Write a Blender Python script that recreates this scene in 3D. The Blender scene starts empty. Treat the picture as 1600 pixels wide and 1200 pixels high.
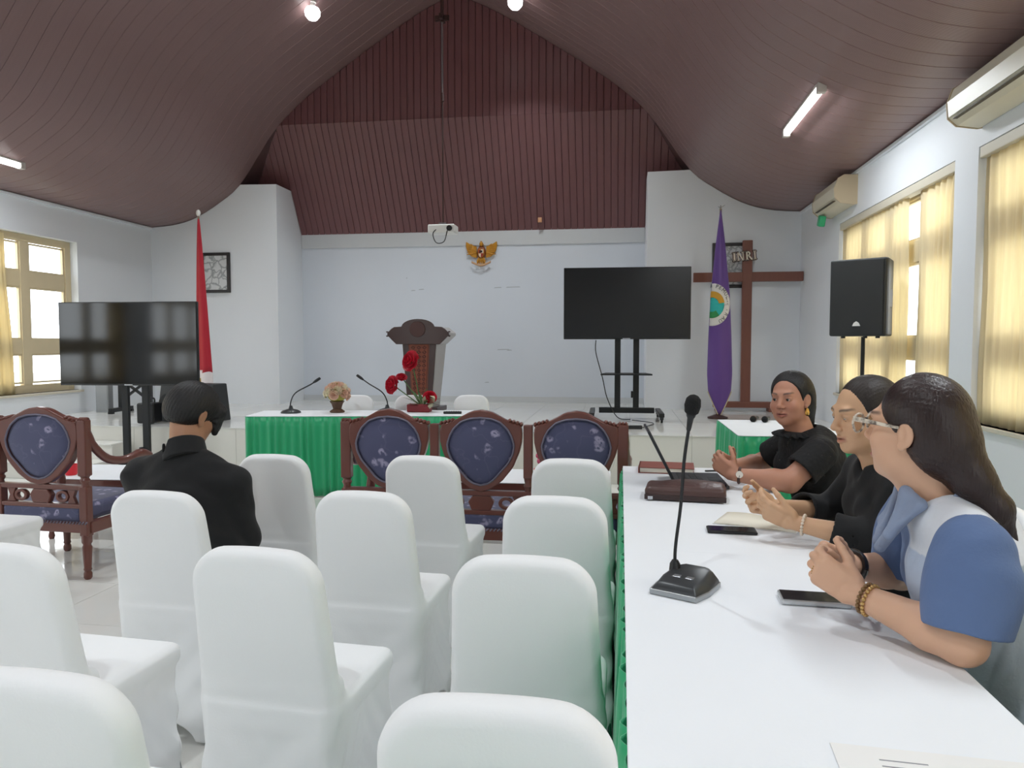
import bpy, math, random
import numpy as np
from mathutils import Vector, Matrix

random.seed(7)
SC = bpy.context.scene
COL = SC.collection
PI = math.pi

# ------------------------------------------------------------------ camera, world, exposure
cam_d = bpy.data.cameras.new('camera'); cam = bpy.data.objects.new('camera', cam_d); COL.objects.link(cam)
cam.location = (0, 0, 1.40)
cam.rotation_euler = (PI/2 - math.radians(3.06), 0, math.radians(8.326))
cam_d.sensor_width = 36.0; cam_d.lens = 1160/1600*36.0; cam_d.clip_start = 0.05
SC.camera = cam

world = bpy.data.worlds.new('overcast_sky'); SC.world = world; world.use_nodes = True
_bg = world.node_tree.nodes['Background']
_bg.inputs[0].default_value = (0.90, 0.96, 1.0, 1); _bg.inputs[1].default_value = 5.0

SC.view_settings.view_transform = 'Standard'; SC.view_settings.look = 'None'
SC.view_settings.exposure = 0.06; SC.view_settings.gamma = 1.0
SC.view_settings.use_curve_mapping = False

# room measures
XL, XR, YP, YB, YR = -7.10, 2.385, 10.5, 11.37, -5.0
XC = (XL + XR)/2
ZE, ZS, YS = 3.175, 0.50, 7.45           # eaves, stage height, stage front

# ------------------------------------------------------------------ helpers
def lin(c):
    if isinstance(c, str):
        c = [int(c[i:i+2], 16)/255 for i in (0, 2, 4)]
    return tuple((x/12.92 if x <= 0.04045 else ((x+0.055)/1.055)**2.4) for x in c[:3]) + (1.0,)

MATS = {}
def mat(name, col, rough=0.5, metal=0.0, spec=0.5, bump=0.0, bscale=60.0, var=0.0, vscale=6.0, stretch=None,
        coat=0.0, sheen=0.0, emit=0.0, col2=None, attr=None, wave=None):
    """procedural principled material: colour with noise variation, fine noise relief"""
    m = bpy.data.materials.new(name); m.use_nodes = True; MATS[name] = m
    nt = m.node_tree; N, L = nt.nodes, nt.links
    b = N['Principled BSDF']; c = lin(col)
    b.inputs['Base Color'].default_value = c; b.inputs['Roughness'].default_value = rough
    b.inputs['Metallic'].default_value = metal; b.inputs['Specular IOR Level'].default_value = spec
    b.inputs['Coat Weight'].default_value = coat; b.inputs['Coat Roughness'].default_value = 0.12
    b.inputs['Sheen Weight'].default_value = sheen
    if emit:
        b.inputs['Emission Color'].default_value = c; b.inputs['Emission Strength'].default_value = emit
    tc = N.new('ShaderNodeTexCoord'); mp = N.new('ShaderNodeMapping'); L.new(tc.outputs['Object'], mp.inputs[0])
    if stretch: mp.inputs['Scale'].default_value = stretch
    src = None
    if attr:
        a = N.new('ShaderNodeAttribute'); a.attribute_name = attr; src = a.outputs['Color']
    if var or col2:
        n = N.new('ShaderNodeTexNoise'); n.inputs['Scale'].default_value = vscale; n.inputs['Detail'].default_value = 4
        L.new(mp.outputs[0], n.inputs['Vector'])
        mx = N.new('ShaderNodeMix'); mx.data_type = 'RGBA'
        if col2:
            rp = N.new('ShaderNodeValToRGB'); rp.color_ramp.elements[0].position = 0.42; rp.color_ramp.elements[1].position = 0.62
            L.new(n.outputs['Fac'], rp.inputs[0]); L.new(rp.outputs[0], mx.inputs[0])
            mx.inputs[6].default_value = c; mx.inputs[7].default_value = lin(col2)
        else:
            L.new(n.outputs['Fac'], mx.inputs[0])
            mx.blend_type = 'MIX'
            if src is None:
                mx.inputs[6].default_value = tuple(x*(1-var) for x in c[:3])+(1,)
                mx.inputs[7].default_value = tuple(min(1, x*(1+var)) for x in c[:3])+(1,)
            else:
                hs = N.new('ShaderNodeHueSaturation'); hs.inputs['Value'].default_value = 1-var; L.new(src, hs.inputs['Color'])
                h2 = N.new('ShaderNodeHueSaturation'); h2.inputs['Value'].default_value = 1+var; L.new(src, h2.inputs['Color'])
                L.new(hs.outputs[0], mx.inputs[6]); L.new(h2.outputs[0], mx.inputs[7])
        src = mx.outputs[2]
    if src is not None: L.new(src, b.inputs['Base Color'])
    hgt = None
    if wave:
        w = N.new('ShaderNodeTexWave'); w.bands_direction = wave[0]; w.inputs['Scale'].default_value = wave[1]
        w.inputs['Distortion'].default_value = wave[3] if len(wave) > 3 else 0.0
        L.new(mp.outputs[0], w.inputs['Vector']); hgt = w.outputs['Fac']; hs_ = wave[2]
    elif bump:
        n2 = N.new('ShaderNodeTexNoise'); n2.inputs['Scale'].default_value = bscale; n2.inputs['Detail'].default_value = 3
        L.new(mp.outputs[0], n2.inputs['Vector']); hgt = n2.outputs['Fac']; hs_ = bump
    if hgt is not None:
        bp = N.new('ShaderNodeBump'); bp.inputs['Strength'].default_value = hs_; bp.inputs['Distance'].default_value = 0.01
        L.new(hgt, bp.inputs['Height']); L.new(bp.outputs[0], b.inputs['Normal'])
    return m

def glass_mat(name, tint='ffffff', refl=0.06):
    m = bpy.data.materials.new(name); m.use_nodes = True; MATS[name] = m
    nt = m.node_tree; N, L = nt.nodes, nt.links; N.remove(N['Principled BSDF'])
    t = N.new('ShaderNodeBsdfTransparent'); t.inputs[0].default_value = lin(tint)
    g = N.new('ShaderNodeBsdfGlossy'); g.inputs['Roughness'].default_value = 0.03
    mx = N.new('ShaderNodeMixShader'); mx.inputs[0].default_value = refl
    L.new(t.outputs[0], mx.inputs[1]); L.new(g.outputs[0], mx.inputs[2]); L.new(mx.outputs[0], N['Material Output'].inputs[0])
    return m

def cloth_mat(name, col, trans=0.5, vscale=(60, 60, 3), var=0.1):
    m = bpy.data.materials.new(name); m.use_nodes = True; MATS[name] = m
    nt = m.node_tree; N, L = nt.nodes, nt.links; N.remove(N['Principled BSDF'])
    c = lin(col)
    tc = N.new('ShaderNodeTexCoord'); mp = N.new('ShaderNodeMapping'); mp.inputs['Scale'].default_value = vscale
    L.new(tc.outputs['Object'], mp.inputs[0])
    n = N.new('ShaderNodeTexNoise'); n.inputs['Scale'].default_value = 1.0; n.inputs['Detail'].default_value = 3; L.new(mp.outputs[0], n.inputs['Vector'])
    mx = N.new('ShaderNodeMix'); mx.data_type = 'RGBA'; L.new(n.outputs['Fac'], mx.inputs[0])
    mx.inputs[6].default_value = tuple(x*(1-var) for x in c[:3])+(1,); mx.inputs[7].default_value = tuple(min(1, x*(1+var)) for x in c[:3])+(1,)
    d = N.new('ShaderNodeBsdfDiffuse'); t = N.new('ShaderNodeBsdfTranslucent'); ms = N.new('ShaderNodeMixShader'); ms.inputs[0].default_value = trans
    L.new(mx.outputs[2], d.inputs[0]); L.new(mx.outputs[2], t.inputs[0])
    L.new(d.outputs[0], ms.inputs[1]); L.new(t.outputs[0], ms.inputs[2]); L.new(ms.outputs[0], N['Material Output'].inputs[0])
    return m

def tag(o, label=None, cat=None, group=None, kind=None):
    if label: o['label'] = label
    if cat: o['category'] = cat
    if group: o['group'] = group
    if kind: o['kind'] = kind
    return o

def thing(name, label, cat, loc=(0, 0, 0), rz=0.0, group=None):
    o = bpy.data.objects.new(name, None); COL.objects.link(o)
    o.empty_display_size = 0.05
    o.location = loc; o.rotation_euler = (0, 0, rz)
    return tag(o, label, cat, group)

def add_mesh(name, verts, faces, m=None, parent=None, smooth=None, bevel=0.0, seg=2, loc=None, rot=None):
    me = bpy.data.meshes.new(name)
    if isinstance(verts, np.ndarray): verts = verts.tolist()
    if isinstance(faces, np.ndarray): faces = faces.tolist()
    me.from_pydata(verts, [], faces); me.update()
    if smooth is not None:
        me.shade_smooth()
        if smooth < 179: me.set_sharp_from_angle(angle=math.radians(smooth))
    o = bpy.data.objects.new(name, me); COL.objects.link(o)
    if m is not None: me.materials.append(MATS[m] if isinstance(m, str) else m)
    if parent is not None: o.parent = parent
    if loc is not None: o.location = loc
    if rot is not None: o.rotation_euler = rot
    if bevel:
        b = o.modifiers.new('edge', 'BEVEL'); b.width = bevel; b.segments = seg; b.limit_method = 'ANGLE'; b.angle_limit = math.radians(35)
    return o

def inst(src, name, parent=None, loc=None, rot=None, scale=None):
    o = src.copy(); o.name = name; COL.objects.link(o)
    if parent is not None: o.parent = parent
    if loc is not None: o.location = loc
    if rot is not None: o.rotation_euler = rot
    if scale is not None: o.scale = scale
    return o

def copy_tree(o, parent=None):
    c = o.copy(); COL.objects.link(c); c.parent = parent
    for ch in list(o.children): copy_tree(ch, c)
    return c

class MB:
    """collects simple shapes for one mesh"""
    def __init__(s): s.v = []; s.f = []
    def add(s, v, f):
        n = len(s.v); s.v += [tuple(p) for p in v]; s.f += [tuple(i+n for i in q) for q in f]; return s
    def box(s, x0, x1, y0, y1, z0, z1, M=None):
        v = [(x, y, z) for z in (z0, z1) for y in (y0, y1) for x in (x0, x1)]
        if M is not None: v = [tuple(M @ Vector(p)) for p in v]
        return s.add(v, [(0, 2, 3, 1), (4, 5, 7, 6), (0, 1, 5, 4), (2, 6, 7, 3), (0, 4, 6, 2), (1, 3, 7, 5)])
    def bar(s, a, b, w, h=None, up=(0, 0, 1)):
        h = h or w; a, b = Vector(a), Vector(b); d = b-a; L = d.length; d.normalize()
        u = Vector(up)
        if abs(d.dot(u)) > 0.98: u = Vector((0, 1, 0))
        r = d.cross(u).normalized(); u = r.cross(d)
        M = Matrix((r, d, u)).transposed().to_4x4(); M.translation = a
        return s.box(-w/2, w/2, 0, L, -h/2, h/2, M)
    def tube(s, pts, rad, n=10, cap=True, squash=None):
        P = [Vector(p) for p in pts]; m = len(P)
        R = rad if hasattr(rad, '__len__') else [rad]*m
        T = [(P[min(i+1, m-1)]-P[max(i-1, 0)]).normalized() for i in range(m)]
        u = Vector((0, 0, 1)) if abs(T[0].z) < 0.9 else Vector((0, 1, 0))
        rings = []
        for i in range(m):
            r = T[i].cross(u)
            if r.length < 1e-5: r = Vector((1, 0, 0))
            r.normalize(); u = r.cross(T[i]).normalized()
            q = squash if squash else 1.0
            rings.append([P[i] + (r*math.cos(2*PI*k/n) + u*q*math.sin(2*PI*k/n))*R[i] for k in range(n)])
        v = [p for g in rings for p in g]
        f = [(i*n+k, i*n+(k+1) % n, (i+1)*n+(k+1) % n, (i+1)*n+k) for i in range(m-1) for k in range(n)]
        if cap: f += [tuple(range(n))[::-1], tuple((m-1)*n+k for k in range(n))]
        return s.add(v, f)
    def lathe(s, prof, c=(0, 0, 0), n=16, axis='z'):
        v = []; m = len(prof)
        for r, z in prof:
            for k in range(n):
                a = 2*PI*k/n; p = (r*math.cos(a), r*math.sin(a), z)
                if axis == 'y': p = (p[0], p[2], p[1])
                elif axis == 'x': p = (p[2], p[0], p[1])
                v.append((p[0]+c[0], p[1]+c[1], p[2]+c[2]))
        f = [(i*n+k, i*n+(k+1) % n, (i+1)*n+(k+1) % n, (i+1)*n+k) for i in range(m-1) for k in range(n)]
        if prof[0][0] > 1e-5: f.append(tuple(range(n))[::-1])
        if prof[-1][0] > 1e-5: f.append(tuple((m-1)*n+k for k in range(n)))
        return s.add(v, f)
    def ball(s, c, r, n=12, m=8):
        r = r if hasattr(r, '__len__') else (r, r, r)
        v = [(c[0], c[1], c[2]-r[2])]
        for i in range(1, m):
            t = PI*i/m
            for k in range(n):
                a = 2*PI*k/n; v.append((c[0]+r[0]*math.sin(t)*math.cos(a), c[1]+r[1]*math.sin(t)*math.sin(a), c[2]-r[2]*math.cos(t)))
        v.append((c[0], c[1], c[2]+r[2])); e = len(v)-1
        f = [(0, 1+(k+1) % n, 1+k) for k in range(n)]
        for i in range(m-2):
            f += [(1+i*n+k, 1+i*n+(k+1) % n, 1+(i+1)*n+(k+1) % n, 1+(i+1)*n+k) for k in range(n)]
        b = 1+(m-2)*n
        f += [(b+k, b+(k+1) % n, e) for k in range(n)]
        return s.add(v, f)
    def prism(s, pts, a, b, axis='y'):
        """2-D outline (counter-clockwise) pushed from a to b along an axis: y -> (x,z), x -> (y,z), z -> (x,y)"""
        n = len(pts)
        def P(p, t): return {'y': (p[0], t, p[1]), 'x': (t, p[0], p[1]), 'z': (p[0], p[1], t)}[axis]
        v = [P(p, a) for p in pts] + [P(p, b) for p in pts]
        f = [tuple(range(n)), tuple(range(2*n-1, n-1, -1))] + [(i, n+i, n+(i+1) % n, (i+1) % n) for i in range(n)]
        return s.add(v, f)
    def ring(s, outer, inner, a, b, axis='y'):
        """frame between two outlines with the same number of points"""
        n = len(outer)
        def P(p, t): return {'y': (p[0], t, p[1]), 'x': (t, p[0], p[1]), 'z': (p[0], p[1], t)}[axis]
        v = [P(p, t) for t in (a, b) for o in (outer, inner) for p in o]
        f = []
        for i in range(n):
            j = (i+1) % n
            f += [(i, j, n+j, n+i), (2*n+j, 2*n+i, 3*n+i, 3*n+j), (j, i, 2*n+i, 2*n+j), (n+i, n+j, 3*n+j, 3*n+i)]
        return s.add(v, f)
    def grid(s, fn, nu, nv):
        v = [fn(i/nu, j/nv) for j in range(nv+1) for i in range(nu+1)]; w = nu+1
        return s.add(v, [(j*w+i, j*w+i+1, (j+1)*w+i+1, (j+1)*w+i) for j in range(nv) for i in range(nu)])
    def xf(s, M):
        s.v = [tuple(M @ Vector(p)) for p in s.v]; return s
    def build(s, name, m, parent=None, smooth=None, bevel=0.0, seg=2, loc=None, rot=None, solid=0.0):
        o = add_mesh(name, s.v, s.f, m, parent, smooth, 0, seg, loc, rot)
        import bmesh
        bm = bmesh.new(); bm.from_mesh(o.data); bmesh.ops.recalc_face_normals(bm, faces=bm.faces); bm.to_mesh(o.data); bm.free()
        if smooth is not None and smooth < 179: o.data.set_sharp_from_angle(angle=math.radians(smooth))
        if solid:
            q = o.modifiers.new('thickness', 'SOLIDIFY'); q.thickness = solid; q.offset = 0
        if bevel:
            b = o.modifiers.new('edge', 'BEVEL'); b.width = bevel; b.segments = seg; b.limit_method = 'ANGLE'; b.angle_limit = math.radians(35)
        return o

def spline(pts, n):
    """Catmull-Rom through points, n samples"""
    P = [np.array(p, float) for p in pts]; m = len(P); out = []
    for k in range(n):
        t = k/(n-1)*(m-1); i = min(int(t), m-2); u = t-i
        p0, p1, p2, p3 = P[max(i-1, 0)], P[i], P[i+1], P[min(i+2, m-1)]
        out.append(tuple(0.5*((2*p1)+(-p0+p2)*u+(2*p0-5*p1+4*p2-p3)*u*u+(-p0+3*p1-3*p2+p3)*u**3)))
    return out

def resample(pts, n):
    """closed outline to n points, evenly along its length"""
    P = np.array(list(pts)+[pts[0]], float); d = np.r_[0, np.cumsum(np.linalg.norm(np.diff(P, axis=0), axis=1))]
    t = np.linspace(0, d[-1], n+1)[:-1]
    return [tuple(np.array([np.interp(x, d, P[:, k]) for k in range(P.shape[1])])) for x in t]

# ------------------------------------------------------------------ distance-field modelling for soft, continuous forms
def f_caps(a, b, ra, rb=None):
    a = np.array(a, np.float32); b = np.array(b, np.float32); rb = ra if rb is None else rb
    ab = b-a; L2 = float(ab@ab) + 1e-12
    def f(P):
        q = P-a; t = np.clip(q@ab/L2, 0, 1); q = q-t[:, None]*ab
        return np.sqrt((q*q).sum(1)) - (ra+(rb-ra)*t)
    return f
def f_ell(c, r, R=None):
    c = np.array(c, np.float32); r = np.array(r, np.float32)
    RR = None if R is None else np.array(R, np.float32)
    def f(P):
        q = P-c
        if RR is not None: q = q@RR
        k0 = np.sqrt(((q/r)**2).sum(1)); k1 = np.sqrt(((q/(r*r))**2).sum(1))+1e-9
        return k0*(k0-1)/k1
    return f
def f_box(c, h, r=0.0, R=None):
    c = np.array(c, np.float32); h = np.array(h, np.float32)-r
    RR = None if R is None else np.array(R, np.float32)
    def f(P):
        q = P-c
        if RR is not None: q = q@RR
        q = np.abs(q)-h
        return np.sqrt((np.maximum(q, 0)**2).sum(1)) + np.minimum(q.max(1), 0) - r
    return f
def f_plane(p, n):
    n = np.array(n, np.float32); n /= np.linalg.norm(n); d = float(n@np.array(p, np.float32))
    return lambda P: P@n - d                                   # negative on the side away from n
def f_in(R, t, f):
    R = np.array(R, np.float32); t = np.array(t, np.float32)
    return lambda P: f((P-t)@R)
def field(ops):
    def F(P):
        d = None
        for op, g, k in ops:
            e = g(P)
            if d is None: d = e; continue
            if op == 'u':
                if k: h = np.maximum(k-np.abs(d-e), 0)/k; d = np.minimum(d, e)-h*h*k*0.25
                else: d = np.minimum(d, e)
            elif op == 's':
                e = -e
                if k: h = np.maximum(k-np.abs(d-e), 0)/k; d = np.maximum(d, e)+h*h*k*0.25
                else: d = np.maximum(d, e)
            else:
                if k: h = np.maximum(k-np.abs(d-e), 0)/k; d = np.maximum(d, e)+h*h*k*0.25
                else: d = np.maximum(d, e)
        return d
    return F
_CRN = np.array([(i, j, k) for k in (0, 1) for j in (0, 1) for i in (0, 1)], np.int64)
_EDG = [(0, 1), (2, 3), (4, 5), (6, 7), (0, 2), (1, 3), (4, 6), (5, 7), (0, 4), (1, 5), (2, 6), (3, 7)]
def sdf_mesh(F, lo, hi, res, hole=None):
    """surface net of F<0 inside the box lo-hi; hole: a (lo,hi) box left out"""
    lo = np.array(lo, np.float64); hi = np.array(hi, np.float64); B = 4
    nb = np.ceil((hi-lo)/(res*B)).astype(int)
    g = np.stack(np.meshgrid(*[np.arange(n) for n in nb], indexing='ij'), -1).reshape(-1, 3)
    c = (lo+(g+0.5)*res*B).astype(np.float32)
    d = F(c); keep = np.abs(d) < res*B*1.5+0.004
    if hole is not None:
        h0, h1 = np.array(hole[0]), np.array(hole[1])
        keep &= ~np.all((c > h0+res*B) & (c < h1-res*B), axis=1)
    blk = g[keep]*B
    loc = np.stack(np.meshgrid(*[np.arange(B)]*3, indexing='ij'), -1).reshape(-1, 3)
    cells = (blk[:, None]+loc[None]).reshape(-1, 3).astype(np.int64)
    S = int(max(nb)*B+4)
    key = lambda q: (q[..., 0]*S+q[..., 1])*S+q[..., 2]
    ck = key(cells[:, None]+_CRN[None])                          # (N,8)
    uk, inv = np.unique(ck, return_inverse=True); inv = inv.reshape(ck.shape)
    cp = np.stack([uk//(S*S), (uk//S) % S, uk % S], -1)
    val = np.concatenate([F((lo+p*res).astype(np.float32)) for p in np.array_split(cp, max(1, len(cp)//400000+1))])
    V = val[inv]; ins = V < 0
    act = ins.any(1) & ~ins.all(1)
    cells, V, ins = cells[act], V[act], ins[act]
    acc = np.zeros((len(cells), 3)); cnt = np.zeros(len(cells))
    for a, b in _EDG:
        x = ins[:, a] != ins[:, b]
        t = V[:, a]/(V[:, a]-V[:, b]+1e-20); t = np.clip(np.where(x, t, 0), 0, 1)
        p = _CRN[a]+(_CRN[b]-_CRN[a])*t[:, None]
        acc += np.where(x[:, None], p, 0); cnt += x
    vert = lo+(cells+acc/cnt[:, None])*res
    kk = key(cells); order = np.argsort(kk); sk = kk[order]
    def find(q):
        i = np.searchsorted(sk, q); i = np.minimum(i, len(sk)-1); ok = sk[i] == q
        return np.where(ok, order[i], -1)
    ax = [np.array(v) for v in ((1, 0, 0), (0, 1, 0), (0, 0, 1))]; far = [1, 2, 4]; quads = []
    for e in range(3):
        b, cx = ax[(e+1) % 3], ax[(e+2) % 3]
        m = ins[:, 0] != ins[:, far[e]]
        c0 = cells[m]; i0 = np.nonzero(m)[0]
        i1, i2, i3 = find(key(c0-b)), find(key(c0-b-cx)), find(key(c0-cx))
        ok = (i1 >= 0) & (i2 >= 0) & (i3 >= 0)
        q = np.stack([i0, i1, i2, i3], 1)[ok]; fl = ins[m][:, 0][ok]
        q[~fl] = q[~fl][:, ::-1]
        quads.append(q)
    return vert, np.concatenate(quads)
def join_parts(parts):
    vs, fs, n = [], [], 0
    for v, f in parts:
        vs.append(v); fs.append(f+n); n += len(v)
    return np.concatenate(vs), np.concatenate(fs)
def sdf_obj(name, ops, lo, hi, res, m, parent=None, fine=(), colour=None, smooth=180):
    """fine: list of (lo, hi, res) boxes meshed closer; all in one mesh"""
    F = field(ops) if isinstance(ops, list) else ops
    parts = []
    if fine:
        def G(P):
            d = F(P)
            for a, b, _ in fine:                    # leave out what the fine boxes cover
                a, b = np.array(a)+0.006, np.array(b)-0.006
                q = np.abs(P-(a+b)/2)-(b-a)/2
                inside = q.max(1) < 0
                d = np.where(inside, 10.0, d)
            return d
        v, f = sdf_mesh(F, lo, hi, res)
        c = v[f].mean(1); keep = np.ones(len(f), bool)
        for a, b, _ in fine: keep &= ~np.all((c > np.array(a)+res) & (c < np.array(b)-res), axis=1)
        f = f[keep]; used = np.unique(f); mp = np.zeros(len(v), int); mp[used] = np.arange(len(used))
        parts.append((v[used], mp[f]))
        for a, b, r in fine: parts.append(sdf_mesh(F, a, b, r))
    else:
        parts.append(sdf_mesh(F, lo, hi, res))
    v, f = join_parts(parts)
    o = add_mesh(name, v, f, m, parent, smooth)
    if colour is not None:
        ca = o.data.color_attributes.new('Col', 'FLOAT_COLOR', 'POINT')
        ca.data.foreach_set('color', np.concatenate([colour(v), np.ones((len(v), 1))], 1).astype(np.float32).ravel())
    return o
# ------------------------------------------------------------------ materials
mat('wall_paint', 'e8ecf0', 0.55, bump=0.06, bscale=25, var=0.025, vscale=1.3)
mat('stage_wall_paint', 'd9dfe7', 0.5, bump=0.08, bscale=12, var=0.03, vscale=1.6)
mat('shade_skirting_grey', 'cfd2d4', 0.6, var=0.02)
mat('tile_white', 'e9e9e4', 0.07, spec=0.6, var=0.03, vscale=2.5)
mat('tile_riser', 'e6e4dc', 0.16, var=0.03, vscale=3)
mat('grout', 'bdbbb4', 0.7, bump=0.2)
mat('floor_rest', 'e9e9e4', 0.08, spec=0.6, var=0.03)
mat('pvc_plank', '866c6b', 0.38, spec=0.5, var=0.08, vscale=3.0, stretch=(1, 9, 1), wave=('Y', 3.5, 0.25))
mat('pvc_plank_gable', '754d4f', 0.36, spec=0.5, var=0.08, vscale=3.0, stretch=(9, 1, 1), wave=('X', 7.0, 0.15))
mat('cream_frame', 'd6c6a2', 0.45, var=0.05, vscale=5)
mat('cream_trim', 'd4cdbb', 0.5, var=0.04)
glass_mat('window_glass')
cloth_mat('curtain_cloth', 'f8ecd0', 0.52)
cloth_mat('curtain_left', 'ecdfb8', 0.45)
mat('wood_trim_dark', '3c2522', 0.5)

# ------------------------------------------------------------------ ceiling profile (half width from ridge, height)
PROF = [(0, 6.32), (0.5, 6.10), (1.1, 5.74), (1.75, 5.32), (2.3, 4.93), (2.75, 4.50), (3.25, 3.80), (3.6, 3.52), (4.0, 3.30), (4.35, 3.205), (4.7425, 3.175)]
PS = spline(PROF, 34)
def zceil(x):
    return float(np.interp(abs(x-XC), [p[0] for p in PS], [p[1] for p in PS]))

def struct(o, label=None):
    o['kind'] = 'structure'
    if label: o['label'] = label
    return o

# floor with tiles
fl = struct(MB().box(XL-0.2, XR+0.2, YR-0.2, YS+0.3, -0.15, -0.008).build('floor', 'grout'), 'glossy white ceramic tile floor of the hall')
MB().box(XL, XR, YR, 0.30, -0.006, 0.0).build('tiled_strip', 'floor_rest', fl)
TS = 0.60
tile = None
nx = int(math.ceil((XR-XL)/TS)); ny = int(math.ceil((YS-0.30)/TS))
for j in range(ny):
    for i in range(nx):
        x0 = XL+i*TS; y0 = 0.30+j*TS
        w = min(TS, XR-x0); h = min(TS, YS-y0)
        if w < TS-1e-4 or h < TS-1e-4:
            MB().box(x0+0.0015, x0+w-0.0015, y0+0.0015, y0+h-0.0015, -0.008, 0).build('tile', 'tile_white', fl)
        elif tile is None:
            tile = MB().box(-TS/2+0.0015, TS/2-0.0015, -TS/2+0.0015, TS/2-0.0015, -0.008, 0).build('tile', 'tile_white', fl, loc=(x0+TS/2, y0+TS/2, 0))
        else: inst(tile, 'tile', fl, (x0+TS/2, y0+TS/2, 0))

# stage
st = struct(MB().box(XL-0.2, XR+0.2, YS+0.01, YB+0.2, -0.1, ZS-0.008).build('stage_floor', 'grout'), 'raised stage floor of white tiles along the end wall')
nyS = int(math.ceil((YB-YS)/TS))
for j in range(nyS):
    for i in range(nx):
        x0 = XL+i*TS; y0 = YS-0.01+j*TS; w = min(TS, XR-x0); h = min(TS, YB-y0)
        if h < 0.02: continue
        if w < TS-1e-4 or h < TS-1e-4:
            MB().box(x0+0.0015, x0+w-0.0015, y0+0.0015, y0+h-0.0015, ZS-0.008, ZS).build('tile', 'tile_white', st)
        else: inst(tile, 'tile', st, (x0+TS/2, y0+TS/2, ZS))
rt = None
for i in range(nx):
    x0 = XL+i*TS; w = min(TS, XR-x0)
    if w < TS-1e-4: MB().box(x0+0.0015, x0+w-0.0015, YS, YS+0.012, 0.0, ZS-0.01).build('riser_tile', 'tile_riser', st)
    elif rt is None: rt = MB().box(-TS/2+0.0015, TS/2-0.0015, 0, 0.012, 0, ZS-0.01).build('riser_tile', 'tile_riser', st, loc=(x0+TS/2, YS, 0))
    else: inst(rt, 'riser_tile', st, (x0+TS/2, YS, 0))
# two steps up to the stage at the left end
sp = struct(MB().box(XL, -5.35, 6.87, YS-0.002, 0.0, 0.16).box(XL, -5.35, 7.16, YS-0.002, 0.16, 0.325).build('stage_steps', 'tile_riser', bevel=0.006), 'white tiled steps leading up to the stage')
for z, ya, yb in ((0.16, 6.85, 7.16), (0.325, 7.14, YS-0.004)):
    for x0 in (XL+0.002, XL+0.602, XL+1.202):
        MB().box(x0, x0+0.545, ya, yb, z, z+0.012).build('tread_tile', 'tile_white', sp)

# ------------------------------------------------------------------ walls with window openings
WT = 0.22
def side_wall(name, X, s, openings, label):
    """X inner face; s=-1 left wall, +1 right wall"""
    mb = MB(); a, b = (X, X+s*WT) if s > 0 else (X+s*WT, X)
    ys = [YR-0.2] + [y for o in openings for y in (o[0], o[1])] + [YB+0.2]
    for k in range(0, len(ys), 2): mb.box(a, b, ys[k], ys[k+1], 0, 3.6)
    for y0, y1, z0, z1 in openings:
        mb.box(a, b, y0, y1, 0, z0); mb.box(a, b, y0, y1, z1, 3.6)
    return struct(mb.build(name, 'wall_paint'), label)
OL = [(-3.6, -0.9, 0.80, 2.74), (0.3, 2.57, 0.80, 2.74), (3.3, 5.57, 0.80, 2.74), (6.66, 8.93, 0.80, 2.74)]
ORt = [(-3.2, -0.4, 0.86, 2.73), (-0.2, 2.4, 0.86, 2.73), (2.65, 5.50, 0.86, 2.73), (5.86, 8.74, 0.86, 2.73)]
side_wall('wall_left', XL, -1, OL, 'pale bluish white wall with windows on the left')
side_wall('wall_right', XR, 1, ORt, 'pale bluish white wall with curtained windows on the right')
struct(MB().box(XL-WT, XR+WT, YB, YB+WT, 0, 6.6).build('wall_back', 'stage_wall_paint'), 'pale wall at the back of the stage')
mat('scuff_grey', 'b4babf', 0.7)
for (sx0, sx1, sz) in ((-3.27, -3.19, 2.235), (-3.15, -3.05, 2.25), (-3.35, -3.32, 2.43), (-1.95, -1.82, 2.265), (-1.76, -1.53, 2.27), (-1.90, -1.70, 1.31), (-2.1, -2.02, 0.80), (-1.75, -1.66, 1.30)):
    MB().prism([(sx0, sz), (sx1, sz+0.006), (sx1-0.02, sz+0.018), (sx0+0.02, sz+0.014)], YB-0.0012, YB-0.0004).build('scuff_mark', 'scuff_grey', bpy.data.objects['wall_back'])
struct(MB().box(XL-WT, XR+WT, YR-WT, YR, 0, 6.6).build('wall_rear', 'wall_paint'), 'pale wall behind the camera')
for s, nm in ((-1, 'wall_pier_left'), (1, 'wall_pier_right')):
    pts = [(d, z) for d, z in PS if d > 3.30]
    h = XC+s*2.705; c = XC+s*3.27
    out = [(XC+s*4.7425, ZS), (h, ZS), (h, 3.765), (c, 3.775)] + [(XC+s*d, z+0.0) for d, z in pts]
    if s > 0: out = out[::-1]
    struct(MB().prism(out, YP, YB).build(nm, 'wall_paint'), 'pale wall pier framing the %s of the stage recess' % ('left' if s < 0 else 'right'))
struct(MB().box(XC-2.70, XC+2.70, YB-0.02, YB, 2.925, 3.14).build('trim_1', 'shade_skirting_grey'), 'grey band standing for wall shading under the wooden gable')  # strip coloured grey to put the wall's shading below the gable
struct(MB().box(XC-2.70, XC+2.70, YB-0.012, YB, ZS, ZS+0.09).build('baseboard_back', 'shade_skirting_grey'), 'skirting tiles along the stage wall')

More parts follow.
